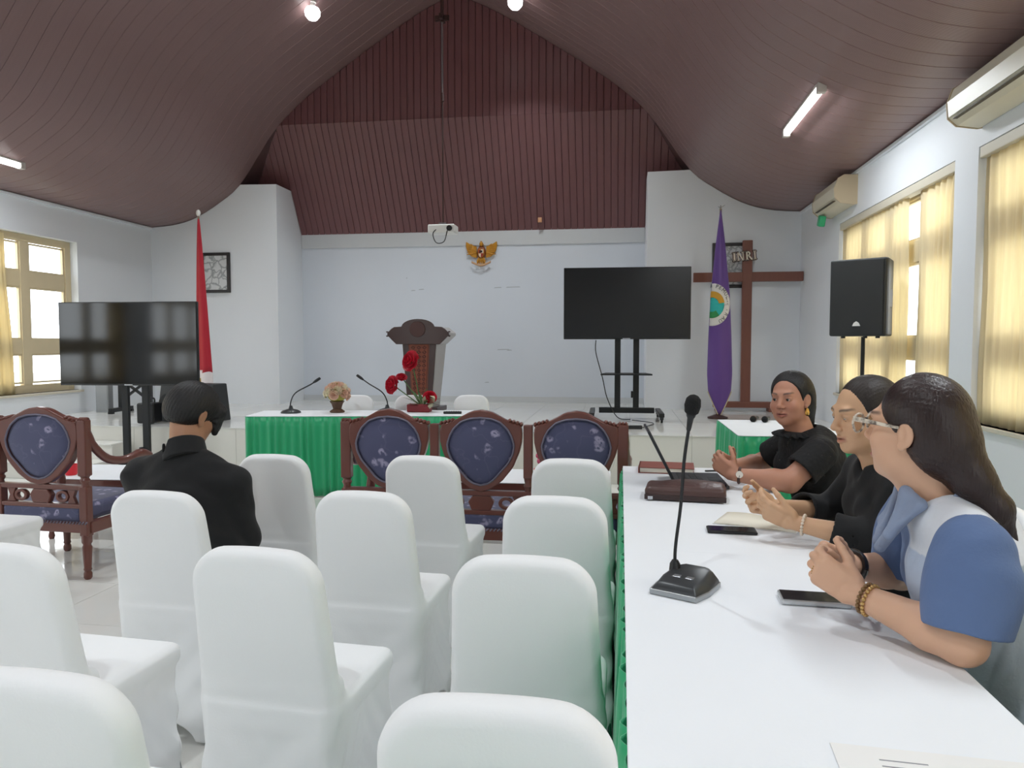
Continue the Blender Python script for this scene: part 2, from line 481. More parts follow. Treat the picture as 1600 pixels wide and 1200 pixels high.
# ------------------------------------------------------------------ plank ceiling
nrm = []
for i in range(len(PS)):
    a, b = PS[max(i-1, 0)], PS[min(i+1, len(PS)-1)]
    t = np.array([b[0]-a[0], b[1]-a[1]]); t /= np.linalg.norm(t); nrm.append((-t[1], t[0]))
cmb = MB()
full = [(XC-d, z) for d, z in PS[::-1]] + [(XC+d, z) for d, z in PS[1:]]
cmb.grid(lambda u, v: (full[int(round(u*(len(full)-1)))][0], YR+(YB+0.2-YR)*v, full[int(round(u*(len(full)-1)))][1]+0.016), len(full)-1, 1)
cl = struct(cmb.build('ceiling', 'pvc_plank', smooth=60, solid=0.01), 'curved maroon plank ceiling sweeping up to a central ridge')
PW = 0.20
def plank_mesh(s):
    mb = MB(); n = len(PS); g = 0.0012
    rows = [(-PW/2+g, -0.002), (-PW/2+g+0.004, -0.006), (PW/2-g-0.004, -0.006), (PW/2-g, -0.002)]
    v = []; f = []
    for i, (d, z) in enumerate(PS):
        for y, off in rows: v.append((s*(d+nrm[i][0]*(-off)*-1), y, z+nrm[i][1]*(off+0.014)*1.0))
    m = len(rows)
    for i in range(n-1):
        for k in range(m-1): f.append((i*m+k, i*m+k+1, (i+1)*m+k+1, (i+1)*m+k))
    return mb.add(v, f)
yk = YP-PW/2; first = {}
while yk > 3.3:
    for s in (-1, 1):
        if s not in first: first[s] = plank_mesh(s).build('plank', 'pvc_plank', cl, smooth=30, loc=(XC, yk, 0))
        else: inst(first[s], 'plank', cl, (XC, yk, 0))
    yk -= PW

# gable: sloping lower boards over the stage, upright upper boards
ZB = 4.62
gb = struct(MB().add([(XC-3.6, YB+0.03, 3.12), (XC+3.6, YB+0.03, 3.12), (XC+3.6, YP+0.03, ZB+0.02), (XC-3.6, YP+0.03, ZB+0.02)], [(0, 1, 2, 3)])
            .add([(XC-2.75, YP+0.03, ZB), (XC+2.75, YP+0.03, ZB), (XC+1.75, YP+0.03, 5.32), (XC, YP+0.03, 6.32), (XC-1.75, YP+0.03, 5.32)], [(0, 1, 2, 3, 4)])
            .build('ceiling_gable', 'pvc_plank_gable', solid=0.01), 'maroon boarded gable above the stage wall')
GW = 0.10
x = XC-3.6; lowb = None
sl = Vector((0, YP-YB, ZB-3.12)); slen = sl.length
ang = math.atan2(ZB-3.12, YP-YB)
while x < XC+3.59:
    if lowb is None:
        nn = Vector((0, -(ZB-3.12), YP-YB)).normalized()
        if nn.z > 0: nn = -nn
        mb = MB()
        for (a, b, off) in ((-GW/2+0.002, GW/2-0.002, 0.012),):
            v = []
            for t in (0, 1):
                p = Vector((0, YB, 3.12))+sl*t
                v += [p+Vector((a, 0, 0)), p+Vector((a+0.004, 0, 0))+nn*0.006, p+Vector((b-0.004, 0, 0))+nn*0.006, p+Vector((b, 0, 0))]
            mb.add(v, [(0, 1, 5, 4), (1, 2, 6, 5), (2, 3, 7, 6)])
        lowb = mb.build('plank', 'pvc_plank_gable', gb, loc=(x+GW/2, 0, 0))
    else: inst(lowb, 'plank', gb, (x+GW/2, 0, 0))
    x += GW
x = XC-2.70
while x < XC+2.69:
    xs = [x+0.002, x+0.008, x+GW-0.008, x+GW-0.002]; tops = [max(ZB+0.01, zceil(q)+0.005) for q in xs]
    yy = [YP+0.015, YP+0.005, YP+0.005, YP+0.015]
    v = [(xs[k], yy[k], ZB-0.01) for k in range(4)] + [(xs[k], yy[k], tops[k]) for k in range(4)]
    MB().add(v, [(0, 1, 5, 4), (1, 2, 6, 5), (2, 3, 7, 6)]).build('plank', 'pvc_plank_gable', gb)
    x += GW

# ------------------------------------------------------------------ windows
def window(n, X, s, y0, y1, z0, z1, cols, rows):
    """X: wall face; s outward direction"""
    xo0, xo1 = X+s*0.10, X+s*0.16
    a, b = min(xo0, xo1), max(xo0, xo1)
    fr = struct(MB().box(a, b, y0, y0+0.10, z0, z1).box(a, b, y1-0.10, y1, z0, z1).box(a, b, y0+0.10, y1-0.10, z0, z0+0.10).box(a, b, y0+0.10, y1-0.10, z1-0.09, z1)
                .build('window_%d' % n, 'cream_frame', bevel=0.006))
    ca = [cols[0][0]] + [v for c in cols for v in c][1:-1] + [cols[-1][1]]
    for k in range(len(cols)-1):
        MB().box(a, b, cols[k][1], cols[k+1][0], z0+0.10, z1-0.09).build('mullion', 'cream_frame', fr, bevel=0.006)
    for k in range(len(rows)-1):
        for c in cols:
            MB().box(a+0.005, b-0.005, c[0], c[1], rows[k][1], rows[k+1][0]).build('transom', 'cream_frame', fr, bevel=0.005)
    xm = (a+b)/2
    for c in cols:
        for r in rows:
            MB().box(xm-0.003, xm+0.003, c[0]-0.004, c[1]+0.004, r[0]-0.004, r[1]+0.004).build('pane', 'window_glass', fr)
            # sash bead around each pane
            MB().ring([(c[0], r[0]), (c[1], r[0]), (c[1], r[1]), (c[0], r[1])], [(c[0]+0.02, r[0]+0.02), (c[1]-0.02, r[0]+0.02), (c[1]-0.02, r[1]-0.02), (c[0]+0.02, r[1]-0.02)],
                      a+0.012, b-0.012, 'x').build('sash', 'cream_frame', fr)
    sill = MB().box(min(X+s*0.10, X-s*0.02), max(X+s*0.10, X-s*0.02), y0-0.03, y1+0.03, z0-0.03, z0).build('sill', 'cream_trim', fr, bevel=0.005)
    lt = bpy.data.lights.new('daylight_portal', 'AREA'); lt.shape = 'RECTANGLE'; lt.size = z1-z0; lt.size_y = y1-y0
    lt.cycles.is_portal = True
    lo = bpy.data.objects.new('daylight_portal', lt); COL.objects.link(lo)
    lo.location = (X+s*0.20, (y0+y1)/2, (z0+z1)/2); lo.rotation_euler = (0, s*PI/2, 0)
    return fr
RW = [(0.92, 1.28), (1.46, 2.10), (2.29, 2.64)]
wn = 0
for (y0, y1, z0, z1) in OL:
    wn += 1; p = (y1-y0-0.16)/3
    w_ = window(wn, XL, -1, y0, y1, z0, z1, [(y0+0.11+i*((y1-y0-0.22+0.14)/3), y0+0.11+(i+1)*((y1-y0-0.22+0.14)/3)-0.14) for i in range(3)], RW)
    tag(w_, 'cream wooden window with nine panes in the left wall' if wn == 4 else None)
for (y0, y1, z0, z1) in ORt:
    wn += 1
    w_ = window(wn, XR, 1, y0, y1, z0, z1, [(y0+0.11+i*((y1-y0-0.22+0.14)/4), y0+0.11+(i+1)*((y1-y0-0.22+0.14)/4)-0.14) for i in range(4)], RW)

def curtain(name, X, y0, y1, z0, z1, m, label, group, lam=0.11, amp=0.022, taper=0.0):
    n = int((y1-y0)/lam*10); rnd = random.Random(int(y0*100)); ph = [rnd.uniform(-.8, .8) for _ in range(60)]
    def fn(u, v):
        y = y0+(y1-y0)*u; k = u*(y1-y0)/lam; j = int(k) % 60; w = k-int(k)
        p = ph[j]*(1-w)+ph[(j+1) % 60]*w
        a = amp*(0.75+0.35*math.sin(k*0.7+1))*(0.55+0.45*min(1, (1-v)*6+0.15))
        yy = y + taper*(1-v)*(u) + 0.01*math.sin(9*v+k)
        return (X+a*math.sin(2*PI*k+p+0.35*math.sin(5*v+k)), yy, z0+(z1-z0)*v)
    o = MB().grid(fn, n, 10).build(name, m, smooth=180, solid=0.002)
    return tag(o, label, 'curtain', group)
curtain('window_curtain', XR+0.045, 6.86, 8.72, 0.862, 2.66, 'curtain_cloth', 'beige curtain behind the loudspeaker, hanging to the gap', 'beige curtains')
curtain('window_curtain', XR+0.045, 5.88, 6.60, 0.862, 2.66, 'curtain_cloth', 'narrow beige curtain between the bright gap and the white wall strip', 'beige curtains')
curtain('window_curtain', XR+0.045, 2.67, 5.48, 0.862, 2.66, 'curtain_cloth', 'beige curtain at the right edge, above the woman with glasses', 'beige curtains')
curtain('window_curtain', XR+0.045, -0.18, 2.38, 0.862, 2.66, 'curtain_cloth', 'beige curtain over the window beside the camera', 'beige curtains')
curtain('window_curtain', XL-0.03, 7.25, 7.78, 0.80, 2.70, 'curtain_left', 'pale yellow curtain drawn aside at the left window', 'yellow curtains', taper=0.11)
curtain('window_curtain', XL-0.03, 3.35, 3.75, 0.80, 2.70, 'curtain_left', 'pale yellow curtain at the left wall window nearer the camera', 'yellow curtains')
for i, (y0, y1) in enumerate(((5.86, 8.74), (2.65, 5.50), (-0.2, 2.4))):
    struct(MB().box(XR+0.005, XR+0.08, y0+0.005, y1-0.005, 2.655, 2.728).build('trim_%d' % (i+2), 'cream_trim', bevel=0.006), 'cream curtain pelmet in the window head')
for s, X, nm in ((-1, XL, 'left'), (1, XR, 'right')):
    struct(MB().box(min(X, X-s*0.012), max(X, X-s*0.012), YR, YS, 0, 0.09).build('baseboard_%s' % nm, 'shade_skirting_grey'))
    struct(MB().box(min(X, X-s*0.03), max(X, X-s*0.03), YR, YP, ZE-0.035, ZE-0.005).build('trim_%d' % (5 if s < 0 else 6), 'wall_paint'), 'thin cornice under the eaves on the %s' % nm)

# outside the left windows: paved yard and a yellow neighbouring house
mat('yard_paving', 'b9b4a8', 0.8, bump=0.3, var=0.1); mat('yellow_render', 'f0c22e', 0.7, var=0.06); mat('roof_tile', '9a5a42', 0.7, bump=0.4, bscale=12)
yd = struct(MB().box(-40, 30, -30, 40, -0.5, -0.3).build('yard_ground', 'yard_paving'), 'paved yard outside the windows')
hs = thing('neighbour_house', 'yellow house wall seen through the left window', 'house', (-12.0, 8.0, -0.3))
MB().box(-4, 0, -2.0, 1.1, 0, 4.6).build('wall', 'yellow_render', hs)
MB().prism([(-4.4, 4.6), (0.5, 4.6), (-1.95, 5.9)], -2.4, 1.5).build('roof', 'roof_tile', hs)
# ------------------------------------------------------------------ lamps
mat('lamp_glow', 'ffffff', 0.4, emit=6.0); mat('lamp_holder', 'c9c4c0', 0.5); mat('white_plastic', 'e6e6e2', 0.35); mat('black_plastic', '17181a', 0.4, bump=0.05, bscale=200)
mat('black_metal', '1c1e20', 0.45, metal=0.2); mat('chrome', 'b9bcc0', 0.2, metal=1.0); mat('brass', 'b08a4a', 0.3, metal=1.0)
def tube_lamp(x, y0, y1, z, label, power):
    L = y1-y0
    slope = math.atan2(zceil(x+0.05)-zceil(x-0.05), 0.1)
    t = thing('tube_lamp', label, 'lamp', (x, (y0+y1)/2, z), 0, 'fluorescent tubes on the ceiling')
    MB().tube([(0, -L/2+0.03, 0), (0, L/2-0.03, 0)], 0.028, 14).build('tube', 'lamp_glow', t, smooth=40)
    MB().box(-0.035, 0.035, -L/2+0.03, L/2-0.03, 0.026, 0.05).build('batten', 'lamp_holder', t, bevel=0.004)
    for s in (-1, 1): MB().box(-0.032, 0.032, s*L/2-0.03, s*L/2+0.03, -0.03, 0.05).build('socket', 'lamp_holder', t, bevel=0.005)
    ld = bpy.data.lights.new('tube_light', 'AREA'); ld.shape = 'RECTANGLE'; ld.size = 0.08; ld.size_y = L; ld.energy = power; ld.color = (0.90, 0.96, 1.0)
    lo = bpy.data.objects.new('tube_light', ld); COL.objects.link(lo); lo.parent = t; lo.location = (0, 0, -0.04)
    return t
tube_lamp(1.50, 6.06, 7.28, 3.345, 'fluorescent tube glowing on the right ceiling slope', 28)
tube_lamp(-6.33, 5.95, 7.17, 3.29, 'fluorescent tube at the left edge above the window', 28)
tube_lamp(1.50, 1.60, 2.82, 3.345, 'fluorescent tube on the right slope near the camera', 28)
tube_lamp(-6.33, 1.40, 2.62, 3.29, 'fluorescent tube on the left slope near the camera', 28)
tube_lamp(1.50, -3.0, -1.78, 3.345, 'fluorescent tube on the right slope behind the camera', 28)
tube_lamp(-6.33, -3.0, -1.78, 3.29, 'fluorescent tube on the left slope behind the camera', 28)
def bulb(x, y, z, label, power):
    t = thing('bulb_lamp', label, 'lamp', (x, y, z), 0, 'bulbs near the ridge')
    s = t
    MB().lathe([(0.0, -0.105), (0.055, -0.092), (0.088, -0.05), (0.095, 0.0), (0.075, 0.04), (0.034, 0.06)], n=18).build('globe', 'lamp_glow', t, smooth=60)
    MB().lathe([(0.034, 0.058), (0.03, 0.10), (0.045, 0.105), (0.045, 0.16)], n=16).build('socket', 'lamp_holder', t, smooth=40)
    ld = bpy.data.lights.new('bulb_light', 'SPOT'); ld.energy = power; ld.shadow_soft_size = 0.09; ld.color = (0.92, 0.97, 1.0)
    ld.spot_size = math.radians(124); ld.spot_blend = 0.9              # the socket shades the upper half
    lo = bpy.data.objects.new('bulb_light', ld); COL.objects.link(lo); lo.parent = t; lo.location = (0, 0, -0.14)
bulb(-3.75, 8.83, 5.45, 'round bulb glowing on the left slope near the ridge', 205)
bulb(-1.325, 9.33, 5.64, 'round bulb glowing at the top edge right of the ridge', 205)
bulb(-3.75, 4.0, 5.45, 'round bulb on the left slope over the chairs', 205)
bulb(-1.0, 4.0, 5.55, 'round bulb on the right slope over the chairs', 205)
bulb(-3.75, -1.0, 5.45, 'round bulb on the left slope behind the camera', 270)
bulb(-1.0, -1.0, 5.55, 'round bulb on the right slope behind the camera', 270)

# ------------------------------------------------------------------ projector on its ceiling pole
pj = thing('projector', 'white projector hanging on a long pole before the stage', 'projector', (-2.27, 9.4, 2.87))
MB().box(-0.175, 0.175, -0.12, 0.12, -0.055, 0.055).build('body', 'white_plastic', pj, bevel=0.018, seg=3)
MB().lathe([(0.032, -0.135), (0.036, -0.135), (0.036, -0.11), (0.0, -0.11)], (0.11, 0, 0.0), axis='y').build('lens', 'black_plastic', pj, smooth=40)
MB().box(-0.05, 0.05, -0.04, 0.04, 0.055, 0.085).bar((-0.1, 0.0, 0.06), (0.1, 0, 0.06), 0.02).build('mount_bracket', 'chrome', pj)
MB().tube([(0.0, 0, 0.08), (0.0, 0, 1.75)], 0.010).tube([(0, 0, 1.62), (0, 0, 1.72)], 0.022).build('thin_pole', 'wood_trim_dark', pj)
MB().tube([(0.0, 0, 1.72), (0.0, 0, 2.6)], 0.014).build('pole', 'chrome', pj)
MB().tube([(0.0, 0, 2.6), (0.0, 0, 3.38)], 0.022).box(-0.09, 0.09, -0.02, 0.02, 2.62, 2.68).box(-0.02, 0.02, -0.09, 0.09, 2.62, 2.68).build('upper_pole', 'wood_trim_dark', pj)
MB().tube(spline([(-0.02, -0.10, 0.02), (-0.10, -0.13, -0.06), (-0.06, -0.13, -0.18), (0.04, -0.13, -0.17), (0.08, -0.12, -0.04), (0.09, -0.1, 0.0)], 24), 0.006, 8).build('cable', 'black_plastic', pj, smooth=60)
sk = tag(MB().box(-0.03, 0.03, -0.02, 0.02, -0.035, 0.035).box(-0.02, 0.02, -0.028, -0.02, -0.02, 0.02).build('wall_socket', mat('socket_orange', 'd8a27c', 0.5), bevel=0.004, loc=(-1.22, YB-0.135, 3.27)), 'small orange socket box on the maroon gable', 'socket')

# ------------------------------------------------------------------ air conditioners
mat('ac_plastic', 'd8d2bd', 0.35, var=0.04); mat('ac_grille', '4a4238', 0.6); mat('ac_stain', 'c3b193', 0.5)
def aircon(y0, y1, zc, label):
    a = thing('air_conditioner', label, 'air conditioner', (XR, (y0+y1)/2, zc)); L = (y1-y0)/2
    prof = [(0, 0.15), (-0.13, 0.155), (-0.19, 0.12), (-0.225, 0.02), (-0.215, -0.075), (-0.16, -0.125), (-0.03, -0.145), (0, -0.14)]
    MB().prism([(x, z) for x, z in prof], -L, L, 'y').build('body', 'ac_plastic', a, bevel=0.012, seg=3)
    MB().prism([(-0.232, 0.03), (-0.226, 0.03), (-0.216, -0.07), (-0.222, -0.072)], -L+0.02, L-0.02, 'y').build('front_panel', 'ac_plastic', a)
    for k in range(4):
        z = -0.092-0.012*k; x = -0.205+0.045*k
        MB().box(x-0.014, x+0.014, -L+0.08, L-0.08, z-0.006, z-0.001, None).build('louvre', 'ac_grille' if k % 2 == 0 else 'ac_plastic', a)
    for s in (-1, 1):
        MB().prism([(x*1.03, z*1.03) for x, z in prof], s*L-0.004, s*L+0.006, 'y').build('end_cap', 'ac_stain', a)
    return a
aircon(8.12, 9.00, 2.98, 'cream air conditioner in the far corner above the loudspeaker')
aircon(4.35, 5.46, 2.99, 'cream air conditioner at the right edge above the near curtain')
gn = tag(MB().box(-0.035, 0.035, -0.05, 0.05, -0.06, 0.06).build('air_freshener', mat('fresh_green', '2fae7a', 0.4), bevel=0.012, loc=(XR-0.16, 8.86, 2.785), rot=(0.25, 0.1, 0)), 'small green freshener box hanging under the corner air conditioner', 'air freshener')

# ------------------------------------------------------------------ framed pictures
mat('black_frame', '241f1e', 0.4)
def sketch_mat(name, sc):
    m = mat(name, 'd4d6d6', 0.35)
    nt = m.node_tree; N, L = nt.nodes, nt.links; b = N['Principled BSDF']
    tc = N.new('ShaderNodeTexCoord'); v = N.new('ShaderNodeTexVoronoi'); v.feature = 'DISTANCE_TO_EDGE'; v.inputs['Scale'].default_value = sc
    n = N.new('ShaderNodeTexNoise'); n.inputs['Scale'].default_value = 8; mxv = N.new('ShaderNodeMix'); mxv.data_type = 'VECTOR'; mxv.inputs[0].default_value = 0.12
    L.new(tc.outputs['Object'], mxv.inputs[4]); L.new(n.outputs['Color'], mxv.inputs[5]); L.new(tc.outputs['Object'], n.inputs['Vector'])
    L.new(mxv.outputs[1], v.inputs['Vector']); r = N.new('ShaderNodeValToRGB'); L.new(v.outputs['Distance'], r.inputs[0])
    r.color_ramp.elements[0].color = lin('8f9394'); r.color_ramp.elements[1].color = lin('d6d8d8'); r.color_ramp.elements[1].position = 0.12
    L.new(r.outputs[0], b.inputs['Base Color']); return m
sketch_mat('print_sketch_a', 9); sketch_mat('print_sketch_b', 12)
def picture(xc, zc, w, h, pm, label):
    p = thing('framed_picture', label, 'picture', (xc, YP-0.02, zc))
    o = [(-w/2, -h/2), (w/2, -h/2), (w/2, h/2), (-w/2, h/2)]; t = 0.045; i = [(-w/2+t, -h/2+t), (w/2-t, -h/2+t), (w/2-t, h/2-t), (-w/2+t, h/2-t)]
    MB().ring(o, i, -0.015, 0.02).build('frame', 'black_frame', p, bevel=0.004)
    MB().box(-w/2+t, w/2-t, -0.001, 0.012, -h/2+t, h/2-t).build('print', pm, p)
picture(-6.04, 2.475, 0.46, 0.60, 'print_sketch_a', 'black framed grey print behind the red and white flag')
picture(1.46, 2.47, 0.47, 0.61, 'print_sketch_b', 'black framed grey print behind the purple flag and cross')

# ------------------------------------------------------------------ cross with INRI board
mat('cross_wood', '7a4a3c', 0.45, var=0.12, vscale=5, stretch=(6, 6, 0.8), bump=0.1); mat('cream_letter', 'e8dccb', 0.5); mat('letter_back', '5a4038', 0.5)
cr = thing('standing_cross', 'tall brown wooden cross with letters on a footed base', 'cross', (1.66, 10.32, ZS))
MB().box(-0.062, 0.062, -0.035, 0.035, 0.10, 2.28).build('upright', 'cross_wood', cr, bevel=0.005)
MB().box(-0.70, 0.715, -0.03, 0.03, 1.735, 1.86).build('cross_bar', 'cross_wood', cr, bevel=0.005)
MB().box(-0.42, 0.42, -0.05, 0.05, 0.05, 0.13).build('base_beam', 'cross_wood', cr, bevel=0.006)
for s in (-1, 1): MB().box(s*0.34-0.05, s*0.34+0.05, -0.12, 0.08, 0.0, 0.055).build('foot', 'cross_wood', cr, bevel=0.006)
def strokes(letter):
    """serif capital strokes in a unit box as polygons"""
    ser = [[(-.02, 0), (.32, 0), (.32, .09), (-.02, .09)], [(-.02, .91), (.32, .91), (.32, 1), (-.02, 1)]]
    if letter == 'I': return [[(.06, 0), (.24, 0), (.24, 1), (.06, 1)]] + ser, 0.42
    if letter == 'N':
        return [[(.06, 0), (.18, 0), (.18, 1), (.06, 1)], [(.66, 0), (.78, 0), (.78, 1), (.66, 1)], [(.06, 1), (.62, 0), (.78, 0), (.24, 1)],
                [(-.03, 0), (.28, 0), (.28, .08), (-.03, .08)], [(.54, .92), (.88, .92), (.88, 1), (.54, 1)]], 0.98
    if letter == 'R':
        arc = [(0.24+0.32*math.sin(a), 0.73+0.27*math.cos(a)) for a in np.linspace(0, PI, 9)]
        arc2 = [(0.24+0.16*math.sin(a), 0.73+0.14*math.cos(a)) for a in np.linspace(PI, 0, 9)]
        return [[(.06, 0), (.24, 0), (.24, 1), (.06, 1)], arc+arc2, [(.26, .50), (.62, 0), (.84, 0), (.44, .50)], [(-.02, 0), (.32, 0), (.32, .08), (-.02, .08)], [(.0, .92), (.26, .92), (.26, 1), (.0, 1)]], 0.90
ib = thing('inri_letters', 'cream INRI letters with brown outline fixed to the cross', 'letters', (1.475, 10.275, 2.50)); ib.rotation_euler = (0, -0.09, 0)
xx = 0.0; H = 0.115; z0_ = 0.0
for ch in 'INRI':
    polys, adv = strokes(ch); g = MB(); gb_ = MB()
    for pl in polys:
        q = [((x_*H*0.95), z_*H) for x_, z_ in pl]
        ar = sum(q[i][0]*q[(i+1) % len(q)][1]-q[(i+1) % len(q)][0]*q[i][1] for i in range(len(q)))
        if ar < 0: q = q[::-1]
        g.prism(q, -0.012, 0.0)
        cx_ = sum(p[0] for p in q)/len(q); cz_ = sum(p[1] for p in q)/len(q)
        x0_, x1_ = min(p[0] for p in q), max(p[0] for p in q); y0_, y1_ = min(p[1] for p in q), max(p[1] for p in q)
        kx = 1+0.022/max(0.02, x1_-x0_); kz = 1+0.022/max(0.02, y1_-y0_)
        gb_.prism([(cx_+(p[0]-cx_)*kx, cz_+(p[1]-cz_)*kz) for p in q], 0.0, 0.014)
    lt_ = g.build('letter', 'cream_letter', ib, loc=(xx, 0, 0)); gb_.build('letter_outline', 'letter_back', lt_)
    xx += adv*H*0.95+0.004

# ------------------------------------------------------------------ gilded eagle emblem on the stage wall
mat('gilt', 'c98f2e', 0.35, metal=0.25, bump=0.25, bscale=40); mat('gilt_brown', '8a4a20', 0.45, var=0.2); mat('shield_red', '9a2f1e', 0.5); mat('shield_white', 'e8d6bc', 0.5); mat('shield_black', '2a1c16', 0.5); mat('ribbon_tan', 'c9a079', 0.5)
eg = thing('eagle_emblem', 'gilded eagle emblem with shield on the stage wall', 'emblem', (-2.135, YB-0.03, 2.79))
for s in (-1, 1):
    w = MB().prism([(s*x, z) for x, z in [(0.07, -0.06), (0.14, -0.045), (0.19, -0.01), (0.225, 0.05), (0.245, 0.12), (0.24, 0.19), (0.20, 0.165), (0.14, 0.13), (0.075, 0.115)]][::s], -0.012, 0.02).build('wing', 'gilt', eg, bevel=0.006)
    for k in range(7):
        a = 0.15+k*0.17; r0, r1 = 0.06, 0.17+0.012*k
        p0 = (s*(0.07+0.02*k*0.3), -0.016, 0.02+0.012*k); p1 = (s*(0.10+0.13*math.cos(a*0.9)), -0.014, -0.04+0.215*math.sin(a*0.95))
        MB().tube([p0, ((p0[0]+p1[0])/2, -0.024, (p0[2]+p1[2])/2), p1], [0.008, 0.014, 0.005], 6).build('feather', 'gilt', w, smooth=60)
MB().lathe([(0, -0.09), (0.05, -0.06), (0.07, 0.0), (0.062, 0.07), (0.035, 0.12), (0.0, 0.13)], n=14).xf(Matrix.Diagonal((1, 0.45, 1, 1))).build('body', 'gilt_brown', eg, smooth=60)
MB().ball((0, -0.02, 0.15), (0.03, 0.03, 0.036)).tube([(0.0, -0.03, 0.15), (0.035, -0.04, 0.14), (0.045, -0.035, 0.125)], [0.014, 0.010, 0.002], 8).tube([(0, -0.01, 0.18), (-0.015, 0, 0.20)], [0.016, 0.003], 8).build('head', 'gilt', eg, smooth=60)
for k in range(5): MB().tube([(0.012*(k-2), -0.02, -0.07), (0.028*(k-2), -0.015, -0.15)], [0.012, 0.009], 8).build('tail_feather', 'gilt', eg, smooth=60)
shp = [(-0.045, 0.07), (-0.045, 0.0), (-0.03, -0.045), (0, -0.07), (0.03, -0.045), (0.045, 0.0), (0.045, 0.07)]
shd = MB().prism(shp, -0.045, -0.02).build('shield', 'gilt', eg, bevel=0.003)
for nm, m_, pts in (('quarter', 'shield_red', [(-0.038, 0.063), (-0.038, 0.006), (-0.002, 0.006), (-0.002, 0.063)]), ('quarter', 'shield_white', [(0.002, 0.063), (0.002, 0.006), (0.038, 0.006), (0.038, 0.063)]),
                    ('quarter', 'shield_white', [(-0.037, 0.002), (-0.026, -0.04), (-0.002, -0.06), (-0.002, 0.002)]), ('quarter', 'shield_red', [(0.002, 0.002), (0.002, -0.06), (0.026, -0.04), (0.037, 0.002)])):
    MB().prism(pts, -0.05, -0.044).build(nm, m_, shd)
MB().prism([(-0.022, 0.048), (-0.022, 0.016), (0.022, 0.016), (0.022, 0.048)], -0.056, -0.049).build('crest', 'shield_black', shd, bevel=0.002)
MB().grid(lambda u, v: ((u-0.5)*0.30, -0.03-0.02*math.sin(PI*u), -0.145-0.035*math.sin(PI*u)+0.02*abs(u-0.5)*2+(v-0.5)*0.034), 20, 2).build('ribbon', 'ribbon_tan', eg, smooth=60, solid=0.008)
for s in (-1, 1): MB().tube([(s*0.035, -0.02, -0.06), (s*0.06, -0.03, -0.11), (s*0.05, -0.05, -0.145)], [0.014, 0.012, 0.012], 8).build('leg', 'gilt', eg, smooth=60)

# ------------------------------------------------------------------ flags on poles
mat('flag_red', 'b3142c', 0.6, sheen=0.2, bump=0.05); mat('flag_white', 'e6dfe0', 0.6, sheen=0.2); mat('flag_purple', '5b3a86', 0.5, sheen=0.3, bump=0.05, bscale=120); mat('fringe', 'cbbf9a', 0.6); mat('seal_white', 'dcd9d4', 0.6)
mat('seal_teal', '2bb3ad', 0.6, wave=('Z', 20, 0.3, 2.0)); mat('seal_gold', 'c8962c', 0.6); mat('seal_green', '2f8a4c', 0.6, var=0.3, vscale=40); mat('seal_ink', '51565a', 0.6)
mat('pole_wood', '8d7b66', 0.4)
def drape(u, t, top, bot, hw, folds, depth):
    """u around the hanging cloth 0-1, t from top 0 to bottom 1 -> x,y offsets"""
    w = hw(t); a = 2*PI*u
    r = 1+0.16*math.sin(folds*a+1.5*t)
    return (w*math.cos(a)*1.0, depth*w*math.sin(a)*r)
def flag(base, top, zf0, zf1, hw, folds, m, label, name, off, tip):
    f = thing(name, label, 'flag', (base[0], base[1], ZS))
    MB().tube([(0, 0, 0.03), (0, 0, top-ZS)], 0.013, 10).build('pole', 'pole_wood', f, smooth=60)
    MB().lathe([(0.12, 0), (0.12, 0.02), (0.07, 0.035), (0.03, 0.05), (0.016, 0.06)], n=20).build('base', 'wood_trim_dark', f, smooth=40)
    return f
# red and white
fr_ = flag((-5.50, 9.15), 3.09, 0, 0, None, 5, 'flag_red', 'red and white flag draped down its pole behind the left screen', 'flag_on_pole', 0, 'knob')
MB().ball((0, 0, 3.12-ZS), (0.028, 0.028, 0.045)).build('finial', 'white_plastic', fr_, smooth=60)
def redw(t): return 0.012+0.10*min(1, t*1.15)**0.8
def red_fn(z0, z1, t0, t1):
    def fn(u, v):
        t = t0+(t1-t0)*(1-v); w = redw(t); a = 2*PI*u; r = 1+0.20*math.sin(5*a+2*t)
        x_ = 0.012+0.05*t+w*math.cos(a)*(1+0.05*math.sin(7*a)); return (x_, -0.02-0.55*w*math.sin(a)*r*0.9, z0+(z1-z0)*v+0.03*math.sin(2*a)*t*(1-v)*0.8)
    return fn
MB().grid(red_fn(1.02-ZS, 3.04-ZS, 0, 0.85), 40, 24).build('red_cloth', 'flag_red', fr_, smooth=180, solid=0.002)
MB().grid(red_fn(0.72-ZS, 1.06-ZS, 0.83, 1.0), 40, 8).build('white_cloth', 'flag_white', fr_, smooth=180, solid=0.002)
# purple banner
fp = flag((1.17, 9.25), 3.02, 0, 0, None, 4, 'flag_purple', 'purple banner with round seal draped on a pole beside the cross', 'flag_on_pole', 0, 'spear')
MB().tube([(0, 0, 2.50), (0, 0, 2.56)], [0.012, 0.003], 8).tube([(0, 0, 2.53), (0.05, 0, 2.565)], [0.006, 0.002], 6).tube([(0, 0, 2.53), (-0.03, 0, 2.545)], [0.006, 0.002], 6).build('finial', 'chrome', fp, smooth=60)
ZP0, ZP1 = 0.545-ZS, 3.0-ZS
def pur_half(z):      # half width by height above the stage
    return float(np.interp(z, [0.03, 0.10, 0.33, 0.55, 1.0, 1.5, 2.1, 2.40, 2.5], [0.01, 0.05, 0.135, 0.148, 0.135, 0.112, 0.055, 0.018, 0.006]))
def pur_pt(a, z, off=0.0):
    w = pur_half(z); k = 0.42*(1+0.13*math.sin(3*a+0.8)+0.05*math.sin(7*a))
    return (0.015*(2.5-z)/2+(w+off)*math.cos(a), -0.01+(w*k+off)*math.sin(a), z)
MB().grid(lambda u, v: pur_pt(2*PI*u, 0.035+(ZP1-0.035)*v), 48, 40).build('cloth', 'flag_purple', fp, smooth=180, solid=0.002)
